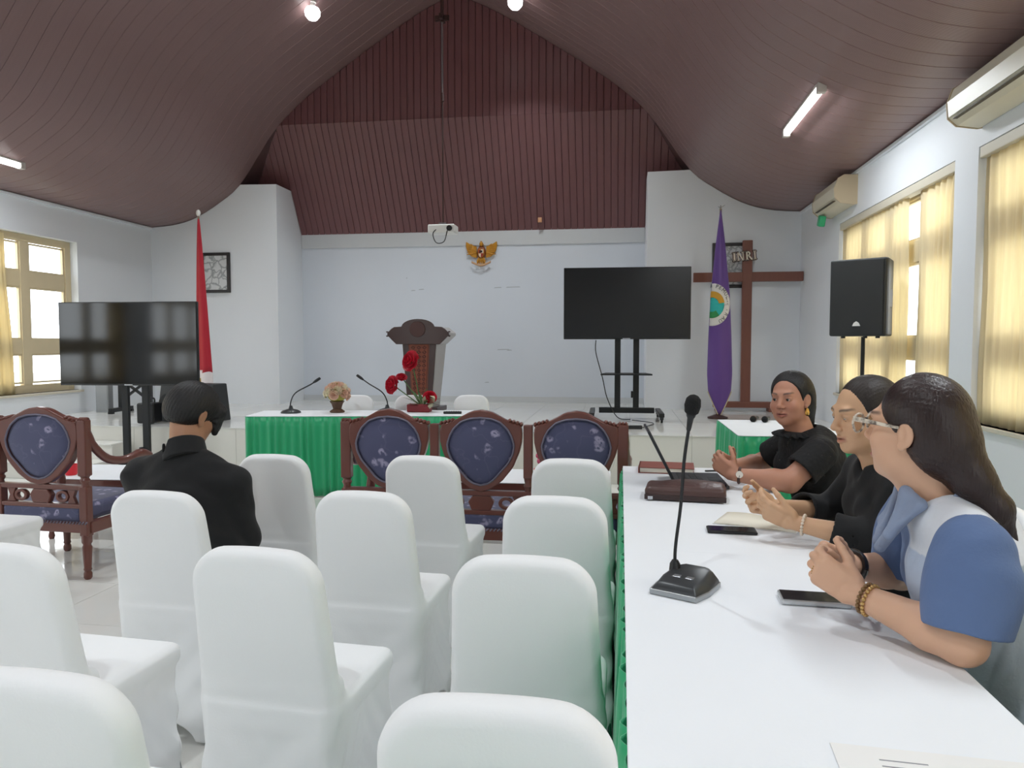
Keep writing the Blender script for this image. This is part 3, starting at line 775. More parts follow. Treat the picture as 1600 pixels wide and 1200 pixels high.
edge = [pur_pt(-a, zz, 0.004) for a, zz in [(PI*0.98, 0.33), (PI*0.9, 0.22), (PI*0.8, 0.12), (PI/2, 0.032), (PI*0.2, 0.12), (PI*0.1, 0.22), (PI*0.02, 0.33)]]
MB().tube(spline(edge, 30), 0.006, 6).build('fringe', 'fringe', fp, smooth=60)
def seal_patch(r0, r1, zc, m, nm, off, a0=0.0, a1=2*PI, parent=None, xr=1.0):
    """ring sector of the seal laid on the cloth; its left part is folded away"""
    mb = MB(); n = 40; rings = []
    def pt(r, a):
        x_ = -0.085+xr*r*math.cos(a); z_ = zc+r*math.sin(a)
        w = pur_half(z_); xm = 0.015*(2.5-z_)/2; q = max(-0.94, min(0.94, (x_-xm)/w))
        aa = -math.acos(q); p = pur_pt(aa, z_, off); return p
    def fn(u, v): return pt(r0+(r1-r0)*v, a0+(a1-a0)*u)
    return mb.grid(fn, n, 6).build(nm, m, parent or fp, smooth=180, solid=0.002)
ZC = 1.375
sl_ = seal_patch(0.155, 0.255, ZC, 'seal_white', 'seal_ring', 0.004, xr=0.80)
seal_patch(0.0, 0.158, ZC, 'seal_teal', 'seal_field', 0.005, xr=0.85)
seal_patch(0.085, 0.160, ZC, 'seal_gold', 'seal_sun', 0.008, 0.15, 1.75, xr=0.85)
seal_patch(0.085, 0.160, ZC, 'seal_green', 'seal_leaves', 0.008, -2.3, -0.95, xr=0.85)
def text_mesh(txt, size):
    c = bpy.data.curves.new('lettering', 'FONT'); c.body = txt; c.size = size; c.extrude = 0.0015; c.align_x = 'CENTER'
    o = bpy.data.objects.new('lettering', c); me = bpy.data.meshes.new_from_object(o)
    bpy.data.objects.remove(o); return me
for ch, a in (('A', 1.62), ('P', 1.28), ('E', 1.08), ('M', 0.84), ('U', 0.6), ('D', 0.36), ('A', 0.12), ('I', -0.30), ('R', -0.55), ('A', -0.82), ('U', -1.05)):
    me = text_mesh(ch, 0.062); me.materials.append(MATS['seal_ink'])
    r = 0.205; x_ = -0.085+0.80*r*math.cos(a); z_ = ZC+r*math.sin(a)
    w = pur_half(z_); q = max(-0.94, min(0.94, (x_-0.015*(2.5-z_)/2)/w)); aa = -math.acos(q); p = pur_pt(aa, z_, 0.009)
    o = bpy.data.objects.new('letter', me); COL.objects.link(o); o.parent = sl_; o.location = p
    o.rotation_euler = Matrix.Rotation(aa+PI/2, 3, 'Z').to_4x4().to_3x3().__matmul__(Matrix.Rotation(PI/2, 3, 'X') @ Matrix.Rotation(a-PI/2, 3, 'Z')).to_euler()
# ------------------------------------------------------------------ lectern
mat('lectern_wood', '3d2522', 0.35, coat=0.2, var=0.12, stretch=(5, 5, 1)); mat('lectern_carving', '8a4a34', 0.5, var=0.15, vscale=30); mat('lectern_side', 'b9b6b4', 0.4)
lc = thing('lectern', 'dark wooden lectern with carved orange front panel on stage', 'lectern', (-2.66, 9.62, ZS), math.radians(-3))
def taper(hw0, hw1, d0, d1, y0, z0, z1):
    return [(-hw0, y0, z0), (hw0, y0, z0), (hw0, y0+d0, z0), (-hw0, y0+d0, z0), (-hw1, y0, z1), (hw1, y0, z1), (hw1, y0+d1, z1), (-hw1, y0+d1, z1)]
BX = [(0, 3, 2, 1), (4, 5, 6, 7), (0, 1, 5, 4), (1, 2, 6, 5), (2, 3, 7, 6), (3, 0, 4, 7)]
MB().box(-0.26, 0.26, -0.05, 0.42, 0, 0.06).build('plinth', 'lectern_wood', lc, bevel=0.01)
MB().add(taper(0.165, 0.235, 0.02, 0.02, 0.0, 0.06, 0.94), BX).build('front_board', 'lectern_wood', lc, bevel=0.004)
for s in (-1, 1):
    v = [(s*0.165, 0.02, 0.06), (s*0.185, 0.30, 0.06), (s*0.265, 0.36, 0.94), (s*0.235, 0.02, 0.94)]
    MB().add(v, [(0, 1, 2, 3)]).build('side_board', 'lectern_side', lc, solid=0.016)
v = taper(0.085, 0.13, 0.012, 0.012, -0.012, 0.10, 0.90); cp = MB().add(v, BX).build('carved_panel', 'lectern_carving', lc, bevel=0.003)
hw_ = lambda z: 0.085+(0.13-0.085)*(z-0.10)/0.80
MB().add(taper(0.105, 0.150, 0.010, 0.010, -0.004, 0.085, 0.915), BX).build('panel_frame', mat('lectern_frame', '6e3b2c', 0.4), lc, bevel=0.002)
mat('carving_dark', '5c2a20', 0.5)
for r in range(13):
    z = 0.135+r*0.06
    for k in range(3):
        x_ = (k-1)*hw_(z)*0.62; q = hw_(z)*0.26
        MB().ring([(x_-q, z), (x_, z-0.027), (x_+q, z), (x_, z+0.027)], [(x_-q*0.5, z), (x_, z-0.013), (x_+q*0.5, z), (x_, z+0.013)], -0.020, -0.010).build('carved_diamond', 'carving_dark', cp)
hd = [(-0.30, 0.90), (0.30, 0.90), (0.36, 0.955), (0.425, 1.02), (0.425, 1.05), (0.37, 1.105), (0.33, 1.13), (0.225, 1.135)] + [(0.225*math.cos(a), 1.13+0.105*math.sin(a)) for a in np.linspace(0.12, PI-0.12, 13)] + [(-0.225, 1.135), (-0.33, 1.13), (-0.37, 1.105), (-0.425, 1.05), (-0.425, 1.02), (-0.36, 0.955)]
MB().prism(hd, -0.06, -0.02).build('head_board', 'lectern_wood', lc, bevel=0.010, seg=3)
for s in (-1, 1):
    MB().prism([(s*x_, z) for x_, z in [(0.30, 0.905), (0.425, 1.02), (0.425, 1.05), (0.33, 1.125)]][::s], -0.02, 0.30).build('head_side', 'lectern_side', lc)
    for z in (1.01, 1.065): MB().ball((s*0.43, -0.04, z), (0.018, 0.014, 0.010)).build('finial', 'lectern_wood', lc, smooth=60)
MB().add([(-0.30, -0.02, 1.12), (0.30, -0.02, 1.12), (0.30, 0.34, 1.00), (-0.30, 0.34, 1.00)], [(0, 1, 2, 3)]).build('reading_top', 'lectern_wood', lc, solid=0.02)
MB().prism([(0.11*math.cos(a), 1.10+0.105*math.sin(a)) for a in np.linspace(0, 2*PI, 21)[:-1]], -0.072, -0.055).build('carved_rosette', mat('rosette', '4c2d29', 0.4), lc, bevel=0.005)

# ------------------------------------------------------------------ television on a mobile stand
mat('tv_screen', '0d0e10', 0.22, spec=0.5); mat('tv_screen_gloss', '0b0b0c', 0.09, spec=0.5); mat('tv_bezel', '101113', 0.3)
def tv_stand(loc, rz, base_z, label_tv, label_st, zc, pxs, screen, shelf=True, mirror=1):
    st_ = thing('television_stand', label_st, 'tv stand', (loc[0], loc[1], base_z), rz)
    for x_ in pxs: MB().box(x_-0.035, x_+0.035, 0.06, 0.10, 0.10, zc-base_z+0.30).build('post', 'black_metal', st_, bevel=0.004)
    MB().box(pxs[0]-0.1, pxs[1]+0.1, 0.04, 0.06, zc-base_z-0.18, zc-base_z-0.12).box(pxs[0]-0.1, pxs[1]+0.1, 0.04, 0.06, zc-base_z+0.14, zc-base_z+0.20).build('mount_plate', 'black_metal', st_)
    if shelf: MB().add([(-0.30, -0.16, 0), (0.30, -0.16, 0), (0.24, 0.24, 0), (-0.24, 0.24, 0)], [(0, 1, 2, 3)]).build('shelf', 'black_metal', st_, solid=0.018, loc=(0, 0, 0.545))
    MB().box(pxs[0]-0.22, pxs[1]+0.22, 0.045, 0.115, 0.075, 0.14).build('base_beam', 'black_metal', st_, bevel=0.005)
    for s in (-1, 1):
        x_ = s*0.40; lg = MB().bar((x_, -0.34, 0.085), (x_, 0.42, 0.085), 0.06, 0.045).build('base_leg', 'black_metal', st_, bevel=0.004)
        for y_ in (-0.32, 0.40):
            MB().lathe([(0.035, -0.012), (0.035, 0.012)], (x_, y_, 0.035), axis='x').box(x_-0.02, x_+0.02, y_-0.02, y_+0.02, 0.035, 0.07).build('caster', 'black_plastic', lg, smooth=40)
    MB().box(pxs[1]-0.06, pxs[1]-0.025, 0.03, 0.07, 0.26, 0.34).build('clamp', 'black_plastic', st_, bevel=0.004)
    tv = thing('television', label_tv, 'television', (loc[0], loc[1], zc), rz, 'flat televisions on stands')
    W, H_ = 0.745, 0.425
    MB().box(-W, W, -0.02, 0.02, -H_, H_).build('housing', 'tv_bezel', tv, bevel=0.006)
    MB().box(-W+0.3, W-0.3, 0.02, 0.038, -0.25, 0.25).build('rear_box', 'tv_bezel', tv, bevel=0.01)
    MB().box(-W+0.01, W-0.01, -0.0235, -0.019, -H_+0.018, H_-0.01).build('screen', screen, tv)
    MB().box(-0.045, 0.045, -0.0245, -0.02, -H_+0.001, -H_+0.013).build('logo_plate', 'chrome', tv)
    return tv, st_
tv1, s1 = tv_stand((0.065, 8.95), math.radians(1.0), ZS, 'black flat television on the stage at right', 'black wheeled stand under the stage television', 1.885, (-0.10, 0.12), 'tv_screen')
MB().tube(spline([(-0.36, 0.05, 0.95), (-0.36, 0.06, 0.80), (-0.28, 0.05, 0.50), (-0.22, 0.02, 0.25), (-0.10, 0.0, 0.03), (0.05, -0.1, 0.012)], 30), 0.006, 6).build('cable', 'black_plastic', s1, smooth=60)
tv2, s2 = tv_stand((-4.96, 6.93), math.radians(2.5), 0.0, 'black flat television on the hall floor at left reflecting windows', 'black wheeled stand under the left television', 1.405, (-0.10, 0.12), 'tv_screen_gloss', shelf=False)
ps = thing('power_strip', 'black power strip on the stage floor under the television', 'power strip', (0.12, 7.98, ZS), 0.1)
MB().box(-0.11, 0.11, -0.03, 0.03, 0, 0.035).build('body', 'black_plastic', ps, bevel=0.005)
MB().tube(spline([(0.11, 0, 0.015), (0.2, 0.2, 0.01), (0.3, 0.5, 0.01), (0.1, 0.8, 0.012)], 20), 0.005, 6).build('cord', 'black_plastic', ps, smooth=60)
mat('cable_white', 'd9d7cf', 0.5)
MB().tube(spline([(-0.1, 0.0, 0.03), (-0.16, -0.18, 0.02), (-0.20, -0.52, 0.018), (-0.20, -0.555, -0.02), (-0.23, -0.56, -0.25), (-0.32, -0.58, -0.45), (-0.5, -0.8, -0.485)], 40), 0.011, 8).build('white_cord', 'cable_white', ps, smooth=60)

# ------------------------------------------------------------------ loudspeaker on a tripod at right
mat('speaker_black', '26292b', 0.5, bump=0.15, bscale=150); mat('speaker_grille', '1f2224', 0.55, bump=0.5, bscale=400); mat('logo_white', 'e4e4e2', 0.4)
ss = thing('speaker_stand', 'black tripod pole holding the loudspeaker before the curtain', 'speaker stand', (2.09, 6.86, 0))
MB().tube([(0, 0, 0.28), (0, 0, 0.95)], 0.022).tube([(0, 0, 0.9), (0, 0, 1.465)], 0.017).build('pole', 'black_metal', ss, smooth=60)
MB().lathe([(0.03, 0.86), (0.034, 0.88), (0.034, 0.95), (0.026, 0.96)]).build('collar', 'black_plastic', ss, smooth=40)
MB().lathe([(0.034, 0.52), (0.034, 0.60)]).build('leg_hub', 'black_plastic', ss, smooth=40)
for k in range(3):
    a = 0.5+k*2*PI/3; c_, s_ = math.cos(a), math.sin(a)
    lg = MB().tube([(0.03*c_, 0.03*s_, 0.56), (0.24*c_, 0.24*s_, 0.29), (0.45*c_, 0.45*s_, 0.02)] if k != 0 else [(0.03*c_, 0.03*s_, 0.56), (0.15*c_, 0.15*s_, 0.29), (0.27*c_, 0.27*s_, 0.02)], 0.013, 8).build('leg', 'black_metal', ss, smooth=60)
sb = thing('loudspeaker', 'black loudspeaker with small white logo on a tripod', 'loudspeaker', (2.09, 6.86, 1.47), math.radians(-33))
body = [(-0.225, -0.19), (0.225, -0.19), (0.235, -0.15), (0.20, 0.12), (0.12, 0.19), (-0.12, 0.19), (-0.20, 0.12), (-0.235, -0.15)]
MB().prism(body, 0.0, 0.655, 'z').build('cabinet', 'speaker_black', sb, bevel=0.016, seg=3)
MB().add([(-0.205, -0.197, 0.02), (0.205, -0.197, 0.02), (0.205, -0.197, 0.635), (-0.205, -0.197, 0.635)], [(0, 1, 2, 3)]).build('grille', 'speaker_grille', sb, solid=0.006)
MB().prism([(-0.032, 0.085), (0.032, 0.085), (0.02, 0.112), (0.0, 0.125), (-0.02, 0.112)], -0.207, -0.200).build('logo', 'logo_white', sb)
for s in (-1, 1): MB().box(s*0.212-0.012, s*0.212+0.012, -0.08, 0.03, 0.24, 0.40).build('handle_recess', 'black_plastic', sb, bevel=0.008)
for x_ in (-0.13, 0.05, 0.15): MB().lathe([(0.018, -0.018), (0.018, 0.002)], (x_, -0.12, 0)).build('foot', 'black_plastic', sb)

# ------------------------------------------------------------------ gear on the left of the stage
wb = thing('stage_monitor', 'black stage speaker with round cone behind the seated man', 'loudspeaker', (-4.98, 8.10, ZS), math.radians(-6))
MB().prism([(-0.20, 0), (0.20, 0), (0.13, 0.44), (-0.11, 0.44)], -0.36, 0.36, 'x').build('cabinet', 'speaker_black', wb, bevel=0.012)
MB().lathe([(0.135, -0.225), (0.13, -0.21), (0.06, -0.175), (0.0, -0.17)], (-0.17, 0.0, 0.2), axis='y').build('cone', 'speaker_grille', wb, smooth=40)
MB().lathe([(0.09, -0.215), (0.085, -0.20), (0.03, -0.18), (0.0, -0.18)], (0.14, 0.0, 0.2), axis='y').build('cone', 'speaker_grille', wb, smooth=40)
mx_ = thing('equipment_case', 'small black equipment case beside the stage speaker', 'case', (-5.29, 7.72, ZS), 0.1)
MB().box(-0.10, 0.10, -0.10, 0.10, 0.01, 0.24).build('body', 'black_plastic', mx_, bevel=0.02, seg=3)
MB().tube(spline([(-0.06, 0, 0.24), (-0.05, 0, 0.29), (0.05, 0, 0.29), (0.06, 0, 0.24)], 12), 0.01, 8).build('handle', 'black_plastic', mx_, smooth=60)
yb = tag(MB().box(-0.16, 0.16, -0.08, 0.08, 0, 0.055).build('yellow_box', mat('yellow_card', 'c9a850', 0.6), bevel=0.004, loc=(-5.12, 8.15, ZS+0.442), rot=(0, 0, 0.1)), 'flat yellow box lying on the stage speaker', 'box')
tr = thing('lattice_stand', 'black lattice keyboard stand behind the left television', 'stand', (-6.35, 8.95, ZS), 0.1)
for x_ in (-0.18, 0.22): MB().box(x_-0.025, x_+0.025, -0.02, 0.02, 0.06, 0.75).build('upright', 'black_metal', tr)
for a, b in (((-0.18, 0, 0.15), (0.22, 0, 0.45)), ((-0.18, 0, 0.45), (0.22, 0, 0.15)), ((-0.18, 0, 0.5), (0.22, 0, 0.72))): MB().bar(a, b, 0.03).build('brace', 'black_metal', tr)
for x_ in (-0.18, 0.22): MB().bar((x_, -0.25, 0.045), (x_, 0.25, 0.045), 0.05, 0.05).box(x_-0.03, x_+0.03, -0.25, -0.2, 0, 0.03).box(x_-0.03, x_+0.03, 0.2, 0.25, 0, 0.03).build('foot', 'black_metal', tr)
gp = tag(MB().box(-0.09, 0.09, -0.05, 0.05, 0, 0.8).box(-0.08, 0.08, -0.055, -0.05, 0.03, 0.77).build('grey_panel', mat('grey_sheet', '8f9294', 0.5), bevel=0.004, loc=(-6.78, 8.95, ZS)), 'narrow grey panel leaning by the left stage wall', 'panel')
# ------------------------------------------------------------------ white covered banquet chairs
def spandex(name, col):
    m = mat(name, col, 0.62, sheen=0.35, bump=0.05, bscale=180, var=0.015, vscale=4)
    return m
spandex('chair_cover', 'eceeef')
mat('steel_leg', '8c8f92', 0.3, metal=1.0); mat('rubber_black', '1a1a1a', 0.7)
LEAN = math.atan2(0.075, 0.43)
def f_back():
    """padded back: rounded, narrowing upwards, leaning; local slab frame origin at the seat"""
    c_, s_ = math.cos(LEAN), math.sin(LEAN)
    R = np.array([[1, 0, 0], [0, c_, s_], [0, -s_, c_]], np.float32).T      # columns: axes
    R = np.array([[1, 0, 0], [0, c_, -s_], [0, s_, c_]], np.float32)
    ax_ = np.array([1, 0, 0.]); up_ = np.array([0, -s_, c_]); fw_ = np.array([0, c_, s_])
    M_ = np.stack([ax_, fw_, up_], 1).astype(np.float32)
    o = np.array([0, 0.075, 0.46], np.float32)
    def f(P):
        q = (P-o)@M_; x_, y_, z_ = q[:, 0], q[:, 1], q[:, 2]
        t = np.clip(z_/0.44, -0.3, 1.05)
        hw = 0.194-0.023*t; z_ = z_+0.012*np.clip(x_/0.16, -1.2, 1.2)**2*np.clip(t, 0, 1)
        # rounded rectangle in x-z
        r = 0.075; zc, hz = 0.215, 0.225
        r = np.where(z_ > zc, 0.082, 0.02)
        qx = np.abs(x_)-(hw-r); qz = np.abs(z_-zc)-(hz-r)
        d2 = np.sqrt(np.maximum(qx, 0)**2+np.maximum(qz, 0)**2)+np.minimum(np.maximum(qx, qz), 0)-r
        th = 0.030 + 0.006*np.clip(-d2/0.08, 0, 1)
        e = np.stack([d2+0.024, np.abs(y_)-th+0.024], 1)
        return np.sqrt((np.maximum(e, 0)**2).sum(1))+np.minimum(e.max(1), 0)-0.024
    return f
def f_skirt(P):
    """cover stretched from the seat down over four legs"""
    x_, y_, z_ = P[:, 0], P[:, 1]-0.235, P[:, 2]
    t = np.clip(1-z_/0.47, 0, 1); w = np.sin(np.clip(z_/0.47, 0, 1)*PI)
    ax_, ay_ = np.abs(x_), np.abs(y_)
    hx = 0.188+0.014*t-0.016*np.exp(-(y_/0.12)**2)*w; hy = 0.205+0.010*t-0.014*np.exp(-(x_/0.11)**2)*w
    hy = hy+np.where(y_ < 0, 0.010*t, 0)
    fold = 0.0030*np.sin(70*(z_*0.75+ay_*0.9)+3*np.sin(9*ay_))*np.clip(ax_/0.17, 0, 1)**4*w + 0.0022*np.sin(60*(z_*0.7-ax_*0.8)+1.0)*np.clip(ay_/0.19, 0, 1)**4*w
    r = 0.040
    qx = ax_-(hx-r); qy = ay_-(hy-r)
    d2 = np.sqrt(np.maximum(qx, 0)**2+np.maximum(qy, 0)**2)+np.minimum(np.maximum(qx, qy), 0)-r+fold
    return np.maximum(d2, np.abs(z_-0.237)-0.231)
def make_chair():
    c = thing('banquet_chair', 'x', 'chair', (0, 0, 0), 0, 'white covered banquet chairs')
    ops = [('u', f_skirt, 0), ('u', f_box((0, 0.250, 0.447), (0.194, 0.205, 0.036), 0.030), 0.012), ('u', f_back(), 0.022), ('u', f_box((0, 0.090, 0.47), (0.184, 0.050, 0.075), 0.035), 0.03),
           ('s', f_ell((0, 0.235, 0), (2.0, 0.135, 0.075)), 0.01), ('s', f_ell((0, 0.235, 0), (0.125, 2.0, 0.065)), 0.01)]
    sdf_obj('stretch_cover', ops, (-0.25, -0.07, -0.02), (0.25, 0.50, 0.95), 0.0065, 'chair_cover', c)
    for sx in (-1, 1):
        for y_, yt in ((0.022, 0.075), (0.432, 0.390)):
            lg = MB().tube([(sx*0.190, y_, 0.02), (sx*0.150, yt, 0.40)], 0.011, 8).build('leg', 'steel_leg', c, smooth=60)
            MB().lathe([(0.017, 0), (0.017, 0.025), (0.012, 0.03)], (sx*0.191, y_, 0)).build('foot_cap', 'rubber_black', lg, smooth=40)
    return c
CH0 = make_chair(); CHU = [False]
def place_chair(x_, y_, rz, label):
    c = CH0 if not CHU[0] else copy_tree(CH0); CHU[0] = True
    c.location = (x_, y_, 0); c.rotation_euler = (0, 0, rz); c['label'] = label; return c
deg = math.radians
place_chair(-0.175, 1.02, deg(1), 'white covered chair cut by the bottom edge beside the long table')
place_chair(-0.227, 1.735, deg(0), 'white covered chair second from the bottom, next to the table skirt')
place_chair(-0.215, 2.445, deg(-1), 'white covered chair third from the bottom along the long table')
place_chair(-0.215, 3.268, deg(-1), 'white covered chair nearest the right end of the carved sofa')
place_chair(-0.905, 1.000, deg(-2), 'white covered chair in the bottom left corner of the photo')
place_chair(-0.899, 1.710, deg(-4), 'large white covered chair in the middle foreground, fully in view')
place_chair(-0.880, 2.434, deg(-3), 'white covered chair behind the large foreground one, centre column')
place_chair(-0.893, 3.260, deg(-3), 'white covered chair in front of the sofa middle panel')
place_chair(-1.560, 1.650, deg(-4), 'white covered chair at the left edge with its seat in view')
place_chair(-1.590, 2.335, deg(-3), 'white covered chair the man in black sits on')
place_chair(-1.584, 3.200, deg(-2), 'white covered chair right of the man, against the green skirt')
place_chair(-3.265, 3.10, deg(-2), 'white covered chair at left with only its seat in frame')
for (x_, y_, a, lb) in ((-2.62, 7.12, 189, 'white chair at the head table nearest its left end'), (-2.06, 7.20, 189, 'white chair at the head table between the two flower arrangements'), (-1.48, 7.30, 189, 'white chair at the head table nearest its right end')):
    place_chair(x_, y_, deg(a), lb)
place_chair(1.20, 1.81, deg(90), 'white chair under the woman with glasses')
place_chair(1.22, 1.345, deg(90), 'white chair beside the woman with glasses, under the tan handbag')
place_chair(1.22, 2.52, deg(90), 'white chair behind the woman in plain black')
place_chair(1.24, 3.58, deg(92), 'white chair under the woman in black lace')

# ------------------------------------------------------------------ carved settee and armchair
mat('carved_wood', '683a31', 0.32, coat=0.25, var=0.14, vscale=4, bump=0.12, bscale=18); mat('piping', '6f6b7c', 0.6)
def floral(name):
    m = mat(name, '43455f', 0.75, sheen=0.2)
    nt = m.node_tree; N, L = nt.nodes, nt.links; b = N['Principled BSDF']
    tc = N.new('ShaderNodeTexCoord'); nz = N.new('ShaderNodeTexNoise'); nz.inputs['Scale'].default_value = 9; nz.inputs['Detail'].default_value = 3
    mv = N.new('ShaderNodeMix'); mv.data_type = 'VECTOR'; mv.inputs[0].default_value = 0.10
    L.new(tc.outputs['Object'], nz.inputs['Vector']); L.new(tc.outputs['Object'], mv.inputs[4]); L.new(nz.outputs['Color'], mv.inputs[5])
    v = N.new('ShaderNodeTexVoronoi'); v.inputs['Scale'].default_value = 14; v.inputs['Randomness'].default_value = 1.0; L.new(mv.outputs[1], v.inputs['Vector'])
    r = N.new('ShaderNodeValToRGB'); L.new(v.outputs['Distance'], r.inputs[0])          # blossoms: dark eye, pale petals
    e = r.color_ramp.elements; e[0].position = 0.07; e[0].color = (0.05, 0.05, 0.05, 1); e[1].position = 0.36; e[1].color = (0, 0, 0, 1)
    q = e.new(0.14); q.color = (1, 1, 1, 1); q = e.new(0.27); q.color = (0.75, 0.75, 0.75, 1)
    sp = N.new('ShaderNodeSeparateColor'); L.new(v.outputs['Color'], sp.inputs[0])
    gt = N.new('ShaderNodeMath'); gt.operation = 'GREATER_THAN'; gt.inputs[1].default_value = 0.12; L.new(sp.outputs[0], gt.inputs[0])
    n2 = N.new('ShaderNodeTexNoise'); n2.inputs['Scale'].default_value = 34; n2.inputs['Detail'].default_value = 2; L.new(tc.outputs['Object'], n2.inputs['Vector'])
    r2 = N.new('ShaderNodeValToRGB'); r2.color_ramp.elements[0].position = 0.36; r2.color_ramp.elements[1].position = 0.54; L.new(n2.outputs['Fac'], r2.inputs[0])
    m1 = N.new('ShaderNodeMath'); m1.operation = 'MULTIPLY'; L.new(r.outputs[0], m1.inputs[0]); L.new(gt.outputs[0], m1.inputs[1])
    m2 = N.new('ShaderNodeMath'); m2.operation = 'MULTIPLY'; L.new(m1.outputs[0], m2.inputs[0]); L.new(r2.outputs[0], m2.inputs[1])
    st_ = N.new('ShaderNodeTexNoise'); st_.inputs['Scale'].default_value = 7; L.new(tc.outputs['Object'], st_.inputs['Vector'])   # thin stems
    r3 = N.new('ShaderNodeValToRGB'); L.new(st_.outputs['Fac'], r3.inputs[0]); e3 = r3.color_ramp.elements
    e3[0].position = 0.485; e3[0].color = (0, 0, 0, 1); e3[1].position = 0.515; e3[1].color = (0, 0, 0, 1); q3 = e3.new(0.50); q3.color = (0.08, 0.08, 0.08, 1)
    mxm = N.new('ShaderNodeMath'); mxm.operation = 'MAXIMUM'; L.new(m2.outputs[0], mxm.inputs[0]); L.new(r3.outputs[0], mxm.inputs[1])
    mx = N.new('ShaderNodeMix'); mx.data_type = 'RGBA'; mx.inputs[6].default_value = lin('4a4d6c'); mx.inputs[7].default_value = lin('a09bb8'); L.new(mxm.outputs[0], mx.inputs[0])
    L.new(mx.outputs[2], b.inputs['Base Color'])
    return m
floral('blue_floral')
INN = [(0, .978), (.055, .972), (.1, .955), (.138, .917), (.158, .878), (.172, .828), (.165, .78), (.142, .73), (.105, .685), (.07, .64), (.04, .615), (0, .605)]
INN = [(x_*1.13, 0.80+(z_-0.80)*1.035) for x_, z_ in INN]
OUT = [(0, 1.028), (.06, 1.018), (.12, .985), (.175, .957), (.228, .943), (.238, .91), (.236, .85), (.222, .79), (.185, .70), (.125, .625), (.06, .575), (0, .560)]
def sym(p): return p + [(-x_, z_) for x_, z_ in p[-2:0:-1]]
def back_panel(t, cx, sc=1.0):
    N_ = 60
    o = resample(sym(OUT), N_); i = resample(sym(INN), N_)
    # start both outlines at the top centre
    fr = MB().ring([(cx+x_*sc, z_) for x_, z_ in o], [(cx+x_*sc, z_) for x_, z_ in i], -0.028, 0.028).build('back_frame', 'carved_wood', t, smooth=35, bevel=0.007, seg=2)
    cu = MB(); K = 7
    for side in (-1, 1):
        v = []; f = []
        for k in range(K+1):
            s_ = 1-k/K
            for x_, z_ in i:
                v.append((cx+x_*sc*s_, side*(0.012+0.030*math.sqrt(max(0, 1-s_**2))), 0.80+(z_-0.80)*s_))
        for k in range(K):
            for q in range(N_): f.append((k*N_+q, k*N_+(q+1) % N_, (k+1)*N_+(q+1) % N_, (k+1)*N_+q))
        cu.add(v, f)
    c = cu.build('back_cushion', 'blue_floral', t, smooth=180)
    MB().tube([(cx+x_*sc*0.995, -0.028, z_) for x_, z_ in i]+[(cx+i[0][0]*sc, -0.028, i[0][1])], 0.006, 6).build('piping', 'piping', c, smooth=60)
    for s_ in (-1, 1):          # carved ridges on the shoulders
        for k in range(4):
            MB().ball((cx+s_*sc*(0.165+0.022*k), 0, 0.965-0.006*k), (0.012, 0.034, 0.014), 8, 6).build('carved_ridge', 'carved_wood', fr, smooth=60)
    return fr
def turned_leg(t, x_, y_, top=0.30):
    pr = [(0.030, top), (0.030, top-0.045), (0.022, top-0.06), (0.028, top-0.075), (0.027, top-0.10), (0.021, 0.07), (0.024, 0.06), (0.018, 0.05), (0.024, 0.035), (0.024, 0.012), (0.016, 0.0)]
    return MB().lathe(pr, (x_, y_, 0), n=12).build('leg', 'carved_wood', t, smooth=50)
def arm(t, x_, s_):
    pts = spline([(x_, 0.0, 0.90), (x_+s_*0.01, 0.05, 0.80), (x_+s_*0.02, 0.16, 0.70), (x_+s_*0.03, 0.30, 0.675), (x_+s_*0.03, 0.44, 0.695), (x_+s_*0.03, 0.52, 0.665)], 18)
    a = MB().tube(pts, [0.030]*3+[0.026]*10+[0.03]*5, 10).build('arm', 'carved_wood', t, smooth=60)
    MB().lathe([(0.022, 0.30), (0.026, 0.36), (0.018, 0.42), (0.03, 0.48), (0.018, 0.56), (0.024, 0.65)], (x_+s_*0.02, 0.49, 0), n=12).build('arm_support', 'carved_wood', t, smooth=50)
